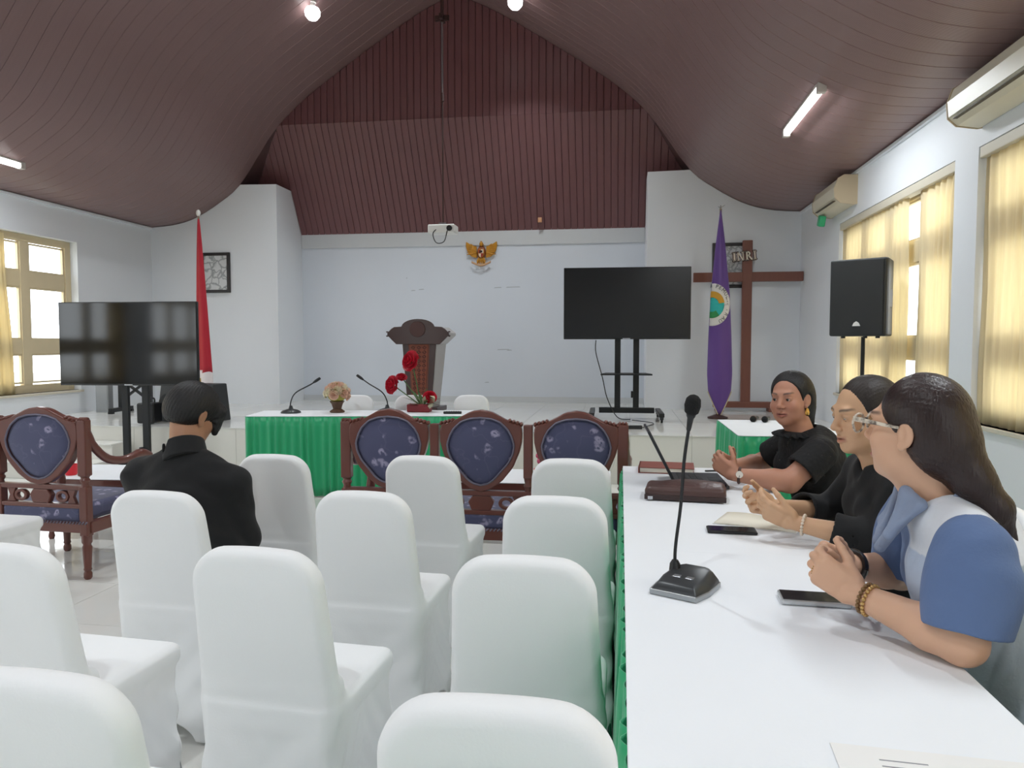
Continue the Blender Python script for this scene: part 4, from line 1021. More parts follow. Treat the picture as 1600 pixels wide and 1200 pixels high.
def settee(name, label, cat, n, pitch, sc, loc, rz):
    t = thing(name, label, cat, loc, rz); W = n*pitch/2; D = 0.56
    cs = [(-W+pitch*(k+0.5)) for k in range(n)]
    for c in cs: back_panel(t, c, sc)
    for k in range(n+1):
        x_ = -W+pitch*k
        if 0 < k < n:
            MB().box(x_-0.026, x_+0.026, -0.025, 0.025, 0.64, 0.945).build('post', 'carved_wood', t, bevel=0.006)
            MB().lathe([(0.026, 0.55), (0.018, 0.575), (0.028, 0.595), (0.02, 0.61), (0.026, 0.64)], (x_, 0, 0), n=12).build('turned_collar', 'carved_wood', t, smooth=50)
        else:
            x_ += 0.012 if k == 0 else -0.012
            MB().box(x_-0.03, x_+0.03, -0.027, 0.027, 0.62, 0.955).box(x_-0.028, x_+0.028, -0.026, 0.026, 0.26, 0.56).build('post', 'carved_wood', t, bevel=0.007)
            MB().lathe([(0.028, 0.555), (0.02, 0.575), (0.03, 0.595), (0.022, 0.61), (0.029, 0.62)], (x_, 0, 0), n=12).build('turned_collar', 'carved_wood', t, smooth=50)
            for q in range(3): MB().ball((x_+(q-1)*0.018, 0, 0.955), (0.010, 0.03, 0.016), 8, 6).build('carved_ridge', 'carved_wood', t, smooth=60)
            turned_leg(t, x_, 0.0, 0.27); turned_leg(t, x_, D-0.06, 0.30)
    if n > 1:
        for k in range(1, n): turned_leg(t, -W+pitch*k, D-0.06, 0.30)
    MB().box(-W, W, -0.022, 0.022, 0.535, 0.565).build('upper_rail', 'carved_wood', t, bevel=0.006)
    MB().box(-W, W, -0.022, 0.022, 0.425, 0.452).build('lower_rail', 'carved_wood', t, bevel=0.006)
    for c in cs:
        MB().prism([(c-0.055, 0.452), (c+0.055, 0.452), (c+0.075, 0.50), (c+0.05, 0.535), (c-0.05, 0.535), (c-0.075, 0.50)], -0.02, 0.02).build('carved_block', 'carved_wood', t, bevel=0.006)
        for s_ in (-1, 1):
            ring_ = [(c+s_*0.145+0.045*math.cos(a), 0.493+0.036*math.sin(a)) for a in np.linspace(0, 2*PI, 21)[:-1]]
            inn_ = [(c+s_*0.145+0.025*math.cos(a), 0.493+0.019*math.sin(a)) for a in np.linspace(0, 2*PI, 21)[:-1]]
            MB().ring(ring_, inn_, -0.014, 0.014).build('carved_scroll', 'carved_wood', t, bevel=0.004)
            MB().prism([(c+s_*0.21-0.03, 0.452), (c+s_*0.21+0.03, 0.452), (c+s_*0.21+0.012, 0.493), (c+s_*0.21+0.03, 0.535), (c+s_*0.21-0.03, 0.535), (c+s_*0.21-0.012, 0.493)], -0.012, 0.012).build('carved_baluster', 'carved_wood', t, bevel=0.003)
    sdf_s = MB().box(-W+0.03, W-0.03, -0.02, D, 0.335, 0.445).build('seat_cushion', 'blue_floral', t, bevel=0.035, seg=4)
    MB().box(-W, W, -0.025, 0.02, 0.28, 0.345).build('rear_apron', 'carved_wood', t, bevel=0.006)
    MB().box(-W, W, D-0.05, D, 0.27, 0.345).build('front_apron', 'carved_wood', t, bevel=0.006)
    for s_ in (-1, 1): MB().box(s_*W-0.025, s_*W+0.025, 0.0, D-0.02, 0.275, 0.345).build('side_apron', 'carved_wood', t, bevel=0.006)
    nb = int(2*W/0.022); tr_ = MB()
    for k in range(nb): tr_.tube([(-W+0.03+k*0.022, -0.028, 0.336), (-W+0.03+k*0.022+0.014, -0.030, 0.350)], 0.0045, 5)
    o = tr_.build('rope_trim', 'piping', t, smooth=60); o['kind'] = 'stuff'
    for s_ in (-1, 1): arm(t, s_*(W-0.01), s_)
    return t
settee('carved_settee', 'carved wooden three seat settee with blue floral shield backs', 'sofa', 3, 0.542, 1.0, (-0.785, 4.15, 0), deg(0.5))
settee('carved_armchair', 'carved wooden armchair with blue floral back at left', 'armchair', 1, 0.62, 1.16, (-3.435, 3.97, 0), deg(-3))

# ------------------------------------------------------------------ coffee tables and their red pots
mat('white_cloth', 'eef2f6', 0.7, sheen=0.2, bump=0.04, bscale=120, var=0.015); mat('red_pot', 'd8142a', 0.4); mat('pink_flower', 'cf5a78', 0.6, var=0.2); mat('leaf_green', '4b6a3c', 0.6, var=0.2); mat('twig', '6b4a38', 0.7)
def coffee_table(loc, w, d, rz, label):
    t = thing('coffee_table', label, 'table', loc, rz)
    MB().box(-w/2, w/2, -d/2, d/2, 0.40, 0.445).build('table_top', 'carved_wood', t, bevel=0.006)
    for sx in (-1, 1):
        for sy in (-1, 1): MB().lathe([(0.028, 0.40), (0.02, 0.3), (0.026, 0.2), (0.016, 0.05), (0.022, 0.02), (0.016, 0)], (sx*(w/2-0.06), sy*(d/2-0.06), 0), n=12).build('leg', 'carved_wood', t, smooth=50)
    MB().box(-w/2+0.03, w/2-0.03, -d/2+0.03, d/2-0.03, 0.33, 0.40).build('apron', 'carved_wood', t)
    c = tag(MB().grid(lambda u, v: ((u-0.5)*(w+0.012), (v-0.5)*(d+0.012), 0.0), 2, 2).build('table_cloth', 'white_cloth', solid=0.004), label.replace('low carved table', 'white cloth spread on the low table'), 'tablecloth')
    c.location = (loc[0], loc[1], 0.4485); c.rotation_euler = (0, 0, rz)
coffee_table((-0.62, 5.28, 0), 1.1, 0.55, 0.02, 'low carved table beyond the settee')
coffee_table((-3.55, 5.02, 0), 1.15, 0.60, 0.05, 'low carved table beyond the armchair')
def red_pot(loc, label, h=0.12):
    t = thing('flower_pot', label, 'flower pot', loc)
    MB().lathe([(0.034, 0), (0.042, 0.01), (0.050, 0.075), (0.046, 0.078), (0.044, 0.06), (0, 0.055)], n=18).build('pot', 'red_pot', t, smooth=40)
    for k in range(6):
        a = k*1.05; q = (0.022*math.cos(a), 0.022*math.sin(a), 0.06+h*(0.6+0.1*(k % 4)))
        sm = MB().tube([(0, 0, 0.05), (q[0]*0.5, q[1]*0.5, q[2]*0.6), q], 0.003, 5).build('stem', 'twig', t)
        MB().ball(q, (0.014, 0.014, 0.018), 8, 6).build('blossom', 'pink_flower', sm, smooth=60)
red_pot((-3.95, 4.84, 0.451), 'small red pot with pink blossoms on the left low table')
red_pot((-0.55, 5.15, 0.451), 'small red pot on the low table beyond the settee')

# ------------------------------------------------------------------ skirted tables
mat('green_satin', '14a069', 0.38, sheen=0.3, bump=0.05, bscale=90, var=0.08, vscale=10, stretch=(6, 6, 0.6)); mat('table_grey', '8d8f92', 0.5)
def pleats(path, z0, z1, amp, lam, closed=False):
    """vertical pleated cloth along a plan path"""
    P = [np.array(p, float) for p in path]; L = [np.linalg.norm(P[i+1]-P[i]) for i in range(len(P)-1)]; tot = sum(L)
    n = max(12, int(tot/lam*8)); rnd = random.Random(3); ph = [rnd.uniform(-1.2, 1.2) for _ in range(int(tot/lam)+4)]
    cum = np.r_[0, np.cumsum(L)]
    def fn(u, v):
        s_ = u*tot; i = min(int(np.searchsorted(cum, s_, 'right'))-1, len(L)-1); i = max(i, 0)
        d = (P[i+1]-P[i])/L[i]; p = P[i]+d*(s_-cum[i]); nn = np.array([d[1], -d[0]])
        k = s_/lam; j = int(k); w = k-j; q = ph[j]*(1-w)+ph[j+1]*w
        a = amp*(0.45+0.55*(1-v)**0.6)*(0.8+0.4*math.sin(k*1.7))
        o = a*(math.sin(2*PI*k+q+0.3*math.sin(4*v+k))*0.5+0.5)
        return (p[0]+nn[0]*o, p[1]+nn[1]*o, z0+(z1-z0)*v)
    return MB().grid(fn, n, 8)
def skirted_table(name, label, loc, rz, w, d, cloth_label, sides, top_over=0.0):
    """table frame; cloth and skirt lie on it"""
    t = thing(name, label, 'table', loc, rz)
    MB().box(-w/2+0.01, w/2-0.01, -d/2+0.01, d/2-0.01, 0.715, 0.742).build('table_top', 'table_grey', t, bevel=0.004)
    for sx in (-1, 1):
        for sy in (-1, 1): MB().tube([(sx*(w/2-0.08), sy*(d/2-0.08), 0.0), (sx*(w/2-0.08), sy*(d/2-0.08), 0.715)], 0.016, 8).build('leg', 'steel_leg', t, smooth=60)
    sk_ = pleats(sides, 0.015, 0.742, 0.032, 0.07).build('green_skirt', 'green_satin', t, smooth=180, solid=0.002)
    c = thing('tablecloth', cloth_label, 'tablecloth', loc, rz)
    o = MB().box(-w/2-0.004, w/2+0.004, -d/2-0.004, d/2+0.004, 0.743, 0.7495).build('cloth_top', 'white_cloth', c, bevel=0.003)
    return t
HT = (-2.40, 6.74, 0); HR = deg(9.5)
skirted_table('head_table', 'long head table with green pleated skirt before the stage', HT, HR, 2.06, 0.56, 'white cloth on the green skirted head table',
              [(-1.03, 0.28), (-1.03, -0.28), (1.03, -0.28), (1.03, 0.28)])
skirted_table('side_table', 'small green skirted table beside the purple banner', (1.22, 6.03, 0), 0.0, 0.76, 1.12, 'white cloth on the small green skirted side table',
              [(-0.38, 0.56), (-0.38, -0.56), (0.38, -0.56), (0.38, 0.56)])
# long table in the foreground: two tables end to end
for k, (y0, y1, lb, cb) in enumerate(((0.15, 2.35, 'near half of the long white table with green skirt', 'white cloth on the near long table under the microphone'), (2.353, 3.99, 'far half of the long white table with green skirt', 'white cloth on the far long table under the laptop'))):
    yc = (y0+y1)/2; d = y1-y0
    skirted_table('long_table', lb, (0.352, yc, 0), 0.0, 0.665, d, cb, [(-0.3325, d/2), (-0.3325, -d/2)] if k == 0 else [(0.3325, d/2), (-0.3325, d/2), (-0.3325, -d/2)])

def on_head(px_, py_):       # point on the head table by its own axes
    c_, s_ = math.cos(HR), math.sin(HR); return (HT[0]+px_*c_-py_*s_, HT[1]+px_*s_+py_*c_, 0.7505)
# ------------------------------------------------------------------ conference microphones
mat('mic_grey', '3b3e40', 0.35, metal=0.3); mat('mic_silver', '9fa3a5', 0.28, metal=0.7); mat('foam_black', '131415', 0.95, bump=0.6, bscale=300)
def gooseneck(loc, rz, pts, label, s=1.0, head=0.014, foam=False):
    t = thing('gooseneck_microphone', label, 'microphone', loc, rz)
    if foam:
        # console: wedge with silver skirt
        out = [(-0.062, -0.085), (0.062, -0.085), (0.072, -0.02), (0.066, 0.07), (0.04, 0.095), (-0.04, 0.095), (-0.066, 0.07), (-0.072, -0.02)]
        mb = MB(); n = len(out); lv = [(1.0, 0.0), (1.02, 0.006), (0.97, 0.022), (0.80, 0.044), (0.66, 0.050)]
        v = []
        for k_, (q, z_) in enumerate(lv):
            for x_, y_ in out: v.append((x_*q, y_*q, z_*(1 if k_ < 2 else (0.62+0.38*(y_+0.1)/0.2))))
        f = [(i*n+k, i*n+(k+1) % n, (i+1)*n+(k+1) % n, (i+1)*n+k) for i in range(len(lv)-1) for k in range(n)] + [tuple(range(n))[::-1], tuple((len(lv)-1)*n+k for k in range(n))]
        b = mb.add(v, f).build('console', 'mic_grey', t, smooth=40, bevel=0.004)
        MB().ring([(x_*1.035, y_*1.03) for x_, y_ in out], [(x_*0.97, y_*0.97) for x_, y_ in out], 0.0, 0.014, 'z').build('silver_band', 'mic_silver', t, bevel=0.002)
        for k_ in (-1, 1): MB().box(k_*0.018-0.012, k_*0.018+0.012, -0.02, 0.0, 0.034, 0.040).build('button', 'mic_silver', b, bevel=0.002, rot=(0.12, 0, 0))
        MB().lathe([(0.016, 0.035), (0.014, 0.055), (0.008, 0.065)], (pts[0][0], pts[0][1], 0)).build('neck_socket', 'black_plastic', t, smooth=40)
    else:
        MB().lathe([(0.085*s, 0), (0.085*s, 0.012), (0.06*s, 0.028), (0.02*s, 0.04), (0.012*s, 0.07)], n=20).build('console', 'mic_grey', t, smooth=40)
    MB().tube(spline(pts, 28), 0.0055*s if not foam else 0.0048, 8).build('gooseneck', 'black_plastic', t, smooth=60)
    e = Vector(pts[-1]); d = (e-Vector(pts[-2])).normalized()
    if foam:
        MB().tube([e-d*0.07, e-d*0.035, e-d*0.03, e-d*0.022], [0.006, 0.009, 0.012, 0.013], 12).build('capsule', 'black_plastic', t, smooth=40)
        MB().tube([e-d*0.026, e-d*0.018, e, e+d*0.018, e+d*0.026, e+d*0.03], [0.010, 0.0185, 0.0215, 0.019, 0.012, 0.003], 16).build('foam_windscreen', 'foam_black', t, smooth=60)
    else:
        MB().tube([e-d*0.05, e-d*0.02, e, e+d*0.03, e+d*0.034], [0.008, head, head, head*0.9, 0.003], 12).build('capsule', 'black_plastic', t, smooth=40)
p = on_head(-0.70, 0.02); gooseneck(p, 0, [(0, 0, 0.03), (0.0, 0, 0.10), (0.05, 0, 0.19), (0.20, 0, 0.27), (0.27, 0, 0.315)], 'gooseneck microphone at the left end of the head table', 1.1)
p = on_head(0.20, 0.10); gooseneck(p, 0, [(0, 0, 0.03), (0.0, 0, 0.10), (-0.05, 0, 0.19), (-0.18, 0, 0.27), (-0.275, 0, 0.335)], 'gooseneck microphone leaning left near the red roses', 1.1)
gooseneck((0.176, 1.985, 0.7505), deg(-28), [(-0.045, 0.03, 0.04), (-0.045, 0.032, 0.10), (-0.03, 0.03, 0.22), (-0.018, 0.02, 0.34), (0.0, 0.01, 0.44), (0.012, 0.0, 0.49)], 'black foam tipped gooseneck microphone on the near table', 1.0, foam=True)

# ------------------------------------------------------------------ flowers and remote on the head table
mat('rose_pale', 'ecc9b4', 0.6, var=0.12); mat('rose_cream', 'f2ead0', 0.6, var=0.1); mat('rose_red', 'c62038', 0.5, var=0.2, vscale=20); mat('basket', '5d4636', 0.8, bump=0.6, bscale=60); mat('leaf_olive', 'a49f42', 0.6, var=0.2); mat('leaf_pale', 'b9b79a', 0.6, var=0.2)
def rose(name, c, r, m, parent, tilt=(0, 0, 1)):
    """rose of overlapping cupped petals"""
    mb = MB(); d = Vector(tilt).normalized(); q = d.to_track_quat('Z', 'Y').to_matrix().to_4x4(); q.translation = Vector(c)
    for lay, (n, rr, z0, z1, flare) in enumerate(((3, 0.26, 0.05, 0.80, 0.0), (4, 0.50, -0.05, 0.72, 0.15), (5, 0.76, -0.2, 0.58, 0.35), (6, 1.0, -0.35, 0.36, 0.6))):
        for k in range(n):
            a = 2*PI*k/n+lay*0.7
            def fn(u, v, a=a, rr=rr, z0=z0, z1=z1, n=n, fl=flare):
                w = (u-0.5)*2*PI/n*1.45; cup = math.sin(min(1, v*1.3)*PI/2)
                rad = r*(0.10+(rr-0.10)*cup)*(1+0.22*fl*v*v)*(1-0.10*abs(u-0.5)*2*(1-v))
                return (rad*math.cos(a+w), rad*math.sin(a+w), r*(z0+(z1-z0)*v-0.30*fl*v**3-0.22*(u-0.5)**2*4*v))
            mb.grid(fn, 4, 5)
    mb.xf(q); return mb.build(name, m, parent, smooth=180)
def leafm(p0, d, L_, w):
    p0 = Vector(p0); d = Vector(d).normalized(); s_ = d.cross(Vector((0, 0, 1))).normalized()*w
    m_ = p0+d*L_*0.5+Vector((0, 0, L_*0.08))
    return MB().add([p0, m_-s_, p0+d*L_, m_+s_, m_], [(0, 1, 4), (1, 2, 4), (2, 3, 4), (3, 0, 4)])
p = on_head(-0.27, 0.06)
bk = thing('rose_basket', 'small basket of pale roses on the head table', 'flower basket', p); bk.scale = (1.2, 1.2, 1.2)
MB().lathe([(0.055, 0), (0.06, 0.01), (0.032, 0.03), (0.045, 0.07), (0.06, 0.09), (0.0, 0.085)], n=18).build('basket', 'basket', bk, smooth=40)
rr_ = random.Random(5)
MB().ball((0, 0, 0.14), (0.075, 0.075, 0.06), 14, 10).build('foliage_core', 'leaf_olive', bk, smooth=60)
for k in range(26):
    el = -0.15+1.6*(k/25); a = k*2.4; d = (math.cos(a)*math.cos(el), math.sin(a)*math.cos(el), math.sin(el))
    rose('rose', (d[0]*0.085, d[1]*0.085, 0.145+d[2]*0.075), 0.036, ('rose_pale', 'rose_cream', 'rose_pale')[k % 3], bk, d)
for k in range(22):
    el = rr_.uniform(-0.1, 1.2); a = k*1.7; d = (math.cos(a)*math.cos(el), math.sin(a)*math.cos(el), math.sin(el))
    leafm((d[0]*0.05, d[1]*0.05, 0.12+d[2]*0.05), d, 0.085, 0.012).build('leaf', 'leaf_olive', bk)
p = on_head(0.52, 0.10)
ra = thing('red_rose_arrangement', 'tall red roses and pale leaves in a dark red box', 'flower arrangement', p); ra.scale = (1.12, 1.12, 1.1)
MB().box(-0.11, 0.09, -0.05, 0.05, 0, 0.07).build('planter', mat('planter_red', '7d1f27', 0.5, bump=0.3), ra, bevel=0.01)
for (x_, y_, z_, r_, tl) in ((-0.07, -0.03, 0.445, 0.085, (-0.5, -0.8, 0.3)), (-0.245, 0.0, 0.235, 0.075, (-0.5, -0.7, 0.15)), (-0.17, 0.02, 0.30, 0.045, (0.2, -0.5, 0.7)), (0.09, -0.02, 0.13, 0.055, (0.3, -0.8, 0.5))):
    s_ = MB().tube(spline([(0.0, 0, 0.06), (x_*0.4, y_*0.4, z_*0.55), (x_, y_, z_)], 10), 0.005, 6).build('stem', 'leaf_green', ra, smooth=60)
    rose('bloom', (x_, y_-0.01, z_), r_, 'rose_red', s_, tl)
for k in range(26):
    a = k*1.9; el = rr_.uniform(0.1, 1.2); d = (math.cos(a)*math.cos(el), math.sin(a)*math.cos(el), math.sin(el))
    leafm((0.02+d[0]*0.03, d[1]*0.03, 0.06), d, rr_.uniform(0.09, 0.17), 0.018).build('leaf', 'leaf_green' if k % 3 else 'leaf_pale', ra)
for k in range(7): leafm((0.09, -0.04, 0.03+0.02*k), (0.3+0.1*k, -0.6, 0.5-0.15*k), 0.08, 0.024).build('leaf', 'leaf_pale', ra)
p = on_head(0.84, -0.10)
rm = thing('remote_control', 'flat black remote lying at the right end of the head table', 'remote', p, HR)
MB().box(-0.085, 0.085, -0.025, 0.025, 0, 0.022).build('body', 'black_plastic', rm, bevel=0.006)
for k in range(6): MB().box(-0.06+k*0.022, -0.048+k*0.022, -0.012, 0.012, 0.021, 0.0245).build('button', 'mic_grey', rm)
# wireless microphones on the side table
mat('mic_brown', '6d4c3c', 0.5)
for (x_, y_, m_, lb) in ((1.10, 6.42, 'mic_brown', 'wireless microphone with brown head ring on the side table'), (1.19, 6.40, 'mic_grey', 'dark wireless microphone beside the brown one')):
    wm = thing('wireless_microphone', lb, 'microphone', (x_, y_, 0.775), deg(-20))
    MB().tube([(0, 0.04, 0), (0, 0.2, -0.006)], [0.018, 0.015], 12).build('handle', 'black_plastic', wm, smooth=40)
    MB().ball((0, 0.0, 0.0), (0.026, 0.03, 0.026), 14, 10).build('mesh_head', 'foam_black', wm, smooth=60)
    MB().lathe([(0.0265, 0.005), (0.0285, 0.012), (0.0265, 0.02)], (0, 0, 0), axis='y').build('ring', m_, wm, smooth=40)

# ------------------------------------------------------------------ things on the long table
mat('book_brown', '8a4b40', 0.5, var=0.08); mat('paper', 'e9e4d4', 0.7); mat('paper_white', 'eeeeec', 0.6); mat('leather_brown', '4b332f', 0.38, bump=0.35, bscale=30, var=0.15); mat('leather_dark', '33211f', 0.4, bump=0.2); mat('laptop_dark', '2b2e33', 0.4, metal=0.3); mat('key_black', '1b1c1f', 0.5); mat('screen_black', '0e0f12', 0.12); mat('phone_glass', '15161b', 0.08, spec=0.6); mat('phone_silver', 'c5c8ca', 0.25, metal=0.6); mat('ink', '9a9ca0', 0.7)
bk_ = thing('brown_book', 'closed red-brown book lying at the far end of the long table', 'book', (0.235, 3.87, 0.7505), deg(-4))
MB().box(-0.135, 0.14, -0.10, 0.10, 0.0, 0.004).box(-0.135, 0.14, -0.10, 0.10, 0.026, 0.030).box(-0.137, -0.13, -0.10, 0.10, 0.0, 0.030).build('cover', 'book_brown', bk_, bevel=0.001)
MB().box(-0.128, 0.134, -0.095, 0.095, 0.004, 0.026).build('page_block', 'paper', bk_)
lp = thing('laptop', 'open dark laptop seen edge on before the woman in lace', 'laptop', (0.245, 3.545, 0.7505), deg(1.5))
MB().box(0.0, 0.235, -0.17, 0.17, 0.004, 0.020).build('base', 'laptop_dark', lp, bevel=0.004)
ld_ = MB().box(-0.006, 0.006, -0.17, 0.17, 0.0, 0.27).build('lid', 'laptop_dark', lp, bevel=0.003, loc=(0.0, 0, 0.016), rot=(0, deg(-27), 0))
MB().box(0.006, 0.0075, -0.155, 0.155, 0.02, 0.255).build('screen', 'screen_black', ld_)
for r in range(4):
    for k in range(11): MB().box(0.03+r*0.028, 0.054+r*0.028, -0.15+k*0.0275, -0.127+k*0.0275, 0.020, 0.0225).build('key', 'key_black', lp)
MB().box(0.165, 0.215, -0.05, 0.05, 0.0195, 0.0208).build('touchpad', 'key_black', lp)
bg = thing('leather_pouch', 'dark brown leather pouch lying on the long table', 'pouch', (0.275, 3.185, 0.7505), deg(-6))
sdf_obj('body', [('u', f_box((0, 0, 0.032), (0.165, 0.085, 0.026), 0.022), 0), ('u', f_ell((0.03, 0.02, 0.05), (0.12, 0.06, 0.022)), 0.03)], (-0.19, -0.11, -0.005), (0.19, 0.11, 0.09), 0.005, 'leather_brown', bg)
MB().box(-0.165, 0.165, -0.088, -0.078, 0.004, 0.026).build('zip_edge', 'leather_dark', bg, bevel=0.003)
MB().box(-0.15, -0.13, -0.094, -0.086, 0.006, 0.02).build('zip_pull', 'chrome', bg)
mat('lens_dark', '2a2022', 0.15)
eg_ = thing('folded_glasses', 'dark folded glasses lying on the laptop edge', 'glasses', (0.415, 3.33, 0.755), deg(20))
for s_ in (-1, 1):
    MB().ring([(s_*0.034+0.026*math.cos(a), 0.02+0.02*math.sin(a)) for a in np.linspace(0, 2*PI, 17)[:-1]], [(s_*0.034+0.022*math.cos(a), 0.02+0.016*math.sin(a)) for a in np.linspace(0, 2*PI, 17)[:-1]], -0.003, 0.003).build('rim', 'lens_dark', eg_)
    MB().tube([(s_*0.06, 0.003, 0.025), (s_*0.02, 0.02, 0.004), (-s_*0.05, 0.022, 0.004)], 0.003, 6).build('temple', 'lens_dark', eg_)
MB().tube([(-0.008, 0, 0.025), (0.008, 0, 0.025)], 0.003, 6).build('bridge', 'lens_dark', eg_)
ph = thing('dark_phone', 'dark phone lying alone near the middle of the table', 'phone', (0.385, 2.63, 0.7505), deg(-2))
MB().box(-0.083, 0.083, -0.038, 0.038, 0, 0.010).build('body', 'black_plastic', ph, bevel=0.004, seg=3)
MB().box(-0.077, 0.077, -0.034, 0.034, 0.0095, 0.0108).build('screen', 'phone_glass', ph)
ph = thing('silver_phone', 'silver edged phone under the hands of the woman with glasses', 'phone', (0.487, 1.935, 0.7505), deg(-3))
MB().box(-0.083, 0.083, -0.040, 0.040, 0, 0.014).build('body', 'phone_silver', ph, bevel=0.005, seg=3)
MB().box(-0.078, 0.078, -0.036, 0.036, 0.0135, 0.0148).build('screen', 'phone_glass', ph)
nb_ = thing('open_notebook', 'open cream notebook under the arm of the woman in plain black', 'notebook', (0.505, 2.775, 0.7505), deg(-22))
MB().grid(lambda u, v: ((u-0.5)*0.28, (v-0.5)*0.19, 0.003+0.005*abs(math.sin(PI*2*u))*0.9), 16, 2).build('pages', 'paper', nb_, smooth=60, solid=0.006)
MB().box(-0.145, 0.145, -0.098, 0.098, 0.0, 0.002).build('cover', 'paper_white', nb_)
pn = tag(MB().tube([(0, 0, 0.005), (0.12, 0.03, 0.005)], 0.0045, 8).build('pen', 'black_plastic', smooth=60, loc=(0.43, 3.86, 0.7505)), 'dark pen near the hands of the woman in lace', 'pen')
sh = thing('paper_sheet', 'white printed sheet at the bottom edge of the table', 'paper', (0.50, 1.13, 0.7505), deg(-4))
MB().box(-0.165, 0.165, -0.11, 0.10, 0, 0.0012).build('sheet', 'paper_white', sh)
for k in range(5): MB().box(-0.10, -0.03+0.015*(k % 3), 0.06-k*0.018, 0.063-k*0.018, 0.0012, 0.0016).build('text_line', 'ink', sh)
hb = thing('tan_handbag', 'tan woven handbag beside the hip of the woman with glasses', 'handbag', (0.835, 1.47, 0.484), deg(84))
mat('tan_weave', '93805a', 0.8, wave=('DIAGONAL', 60, 0.5))
sdf_obj('body', [('u', f_box((0, 0, 0.15), (0.105, 0.035, 0.15), 0.03), 0)], (-0.16, -0.06, -0.01), (0.16, 0.06, 0.32), 0.007, 'tan_weave', hb)
MB().tube(spline([(-0.08, 0, 0.28), (-0.06, 0, 0.40), (0.06, 0, 0.40), (0.08, 0, 0.28)], 16), 0.008, 8).build('strap', 'tan_weave', hb, smooth=60)
# ------------------------------------------------------------------ people
def skin_mat(name, rough=0.5):
    m = mat(name, 'c09070', rough, attr='Col', var=0.05, vscale=18, bump=0.04, bscale=220)
    b = m.node_tree.nodes['Principled BSDF']; b.inputs['Subsurface Weight'].default_value = 0.06; b.inputs['Subsurface Radius'].default_value = (0.01, 0.004, 0.002)
    return m
skin_mat('skin'); mat('fabric_col', 'ffffff', 0.85, attr='Col', var=0.05, vscale=40, bump=0.12, bscale=140, sheen=0.05)
mat('hair_black', '090707', 0.55, bump=0.25, bscale=22, stretch=(9, 9, 1.2), var=0.30, vscale=12); mat('hair_brown', '24120f', 0.36, bump=0.25, bscale=22, stretch=(9, 9, 1.2), var=0.30, vscale=12); mat('hair_dark_brown', '20160f', 0.5, bump=0.25, bscale=22, stretch=(9, 9, 1.2), var=0.30, vscale=12)
mat('cloth_black', '0f1012', 0.9, sheen=0.04, bump=0.10, bscale=60, var=0.2, vscale=8); mat('eye_mat', 'ffffff', 0.15, attr='Col'); mat('denim_dark', '1d2a44', 0.8, bump=0.1, bscale=200)
def lace(name):
    m = mat(name, '101012', 0.85); nt = m.node_tree; N, L = nt.nodes, nt.links; b = N['Principled BSDF']
    tc = N.new('ShaderNodeTexCoord'); v = N.new('ShaderNodeTexVoronoi'); v.inputs['Scale'].default_value = 55; L.new(tc.outputs['Object'], v.inputs['Vector'])
    n = N.new('ShaderNodeTexNoise'); n.inputs['Scale'].default_value = 18; L.new(tc.outputs['Object'], n.inputs['Vector'])
    r = N.new('ShaderNodeValToRGB'); r.color_ramp.elements[0].position = 0.10; r.color_ramp.elements[0].color = lin('6d5f5c'); r.color_ramp.elements[1].position = 0.17; r.color_ramp.elements[1].color = lin('101012'); L.new(v.outputs['Distance'], r.inputs[0])
    r2 = N.new('ShaderNodeValToRGB'); r2.color_ramp.elements[0].position = 0.52; r2.color_ramp.elements[1].position = 0.6; L.new(n.outputs['Fac'], r2.inputs[0])
    mx = N.new('ShaderNodeMix'); mx.data_type = 'RGBA'; mx.inputs[6].default_value = lin('101012'); L.new(r2.outputs[0], mx.inputs[0]); L.new(r.outputs[0], mx.inputs[7]); L.new(mx.outputs[2], b.inputs['Base Color'])
    bp = N.new('ShaderNodeBump'); bp.inputs['Strength'].default_value = 0.6; bp.inputs['Distance'].default_value = 0.004; L.new(v.outputs['Distance'], bp.inputs['Height']); L.new(bp.outputs[0], b.inputs['Normal'])
lace('black_lace')

def rot(theta, pitch=0.0, roll=0.0):
    return np.array((Matrix.Rotation(math.radians(theta), 3, 'Z') @ Matrix.Rotation(math.radians(pitch), 3, 'X') @ Matrix.Rotation(math.radians(roll), 3, 'Y')), np.float64)
V = lambda *a: np.array(a, np.float64)
def unit(v): v = np.array(v, float); return v/np.linalg.norm(v)

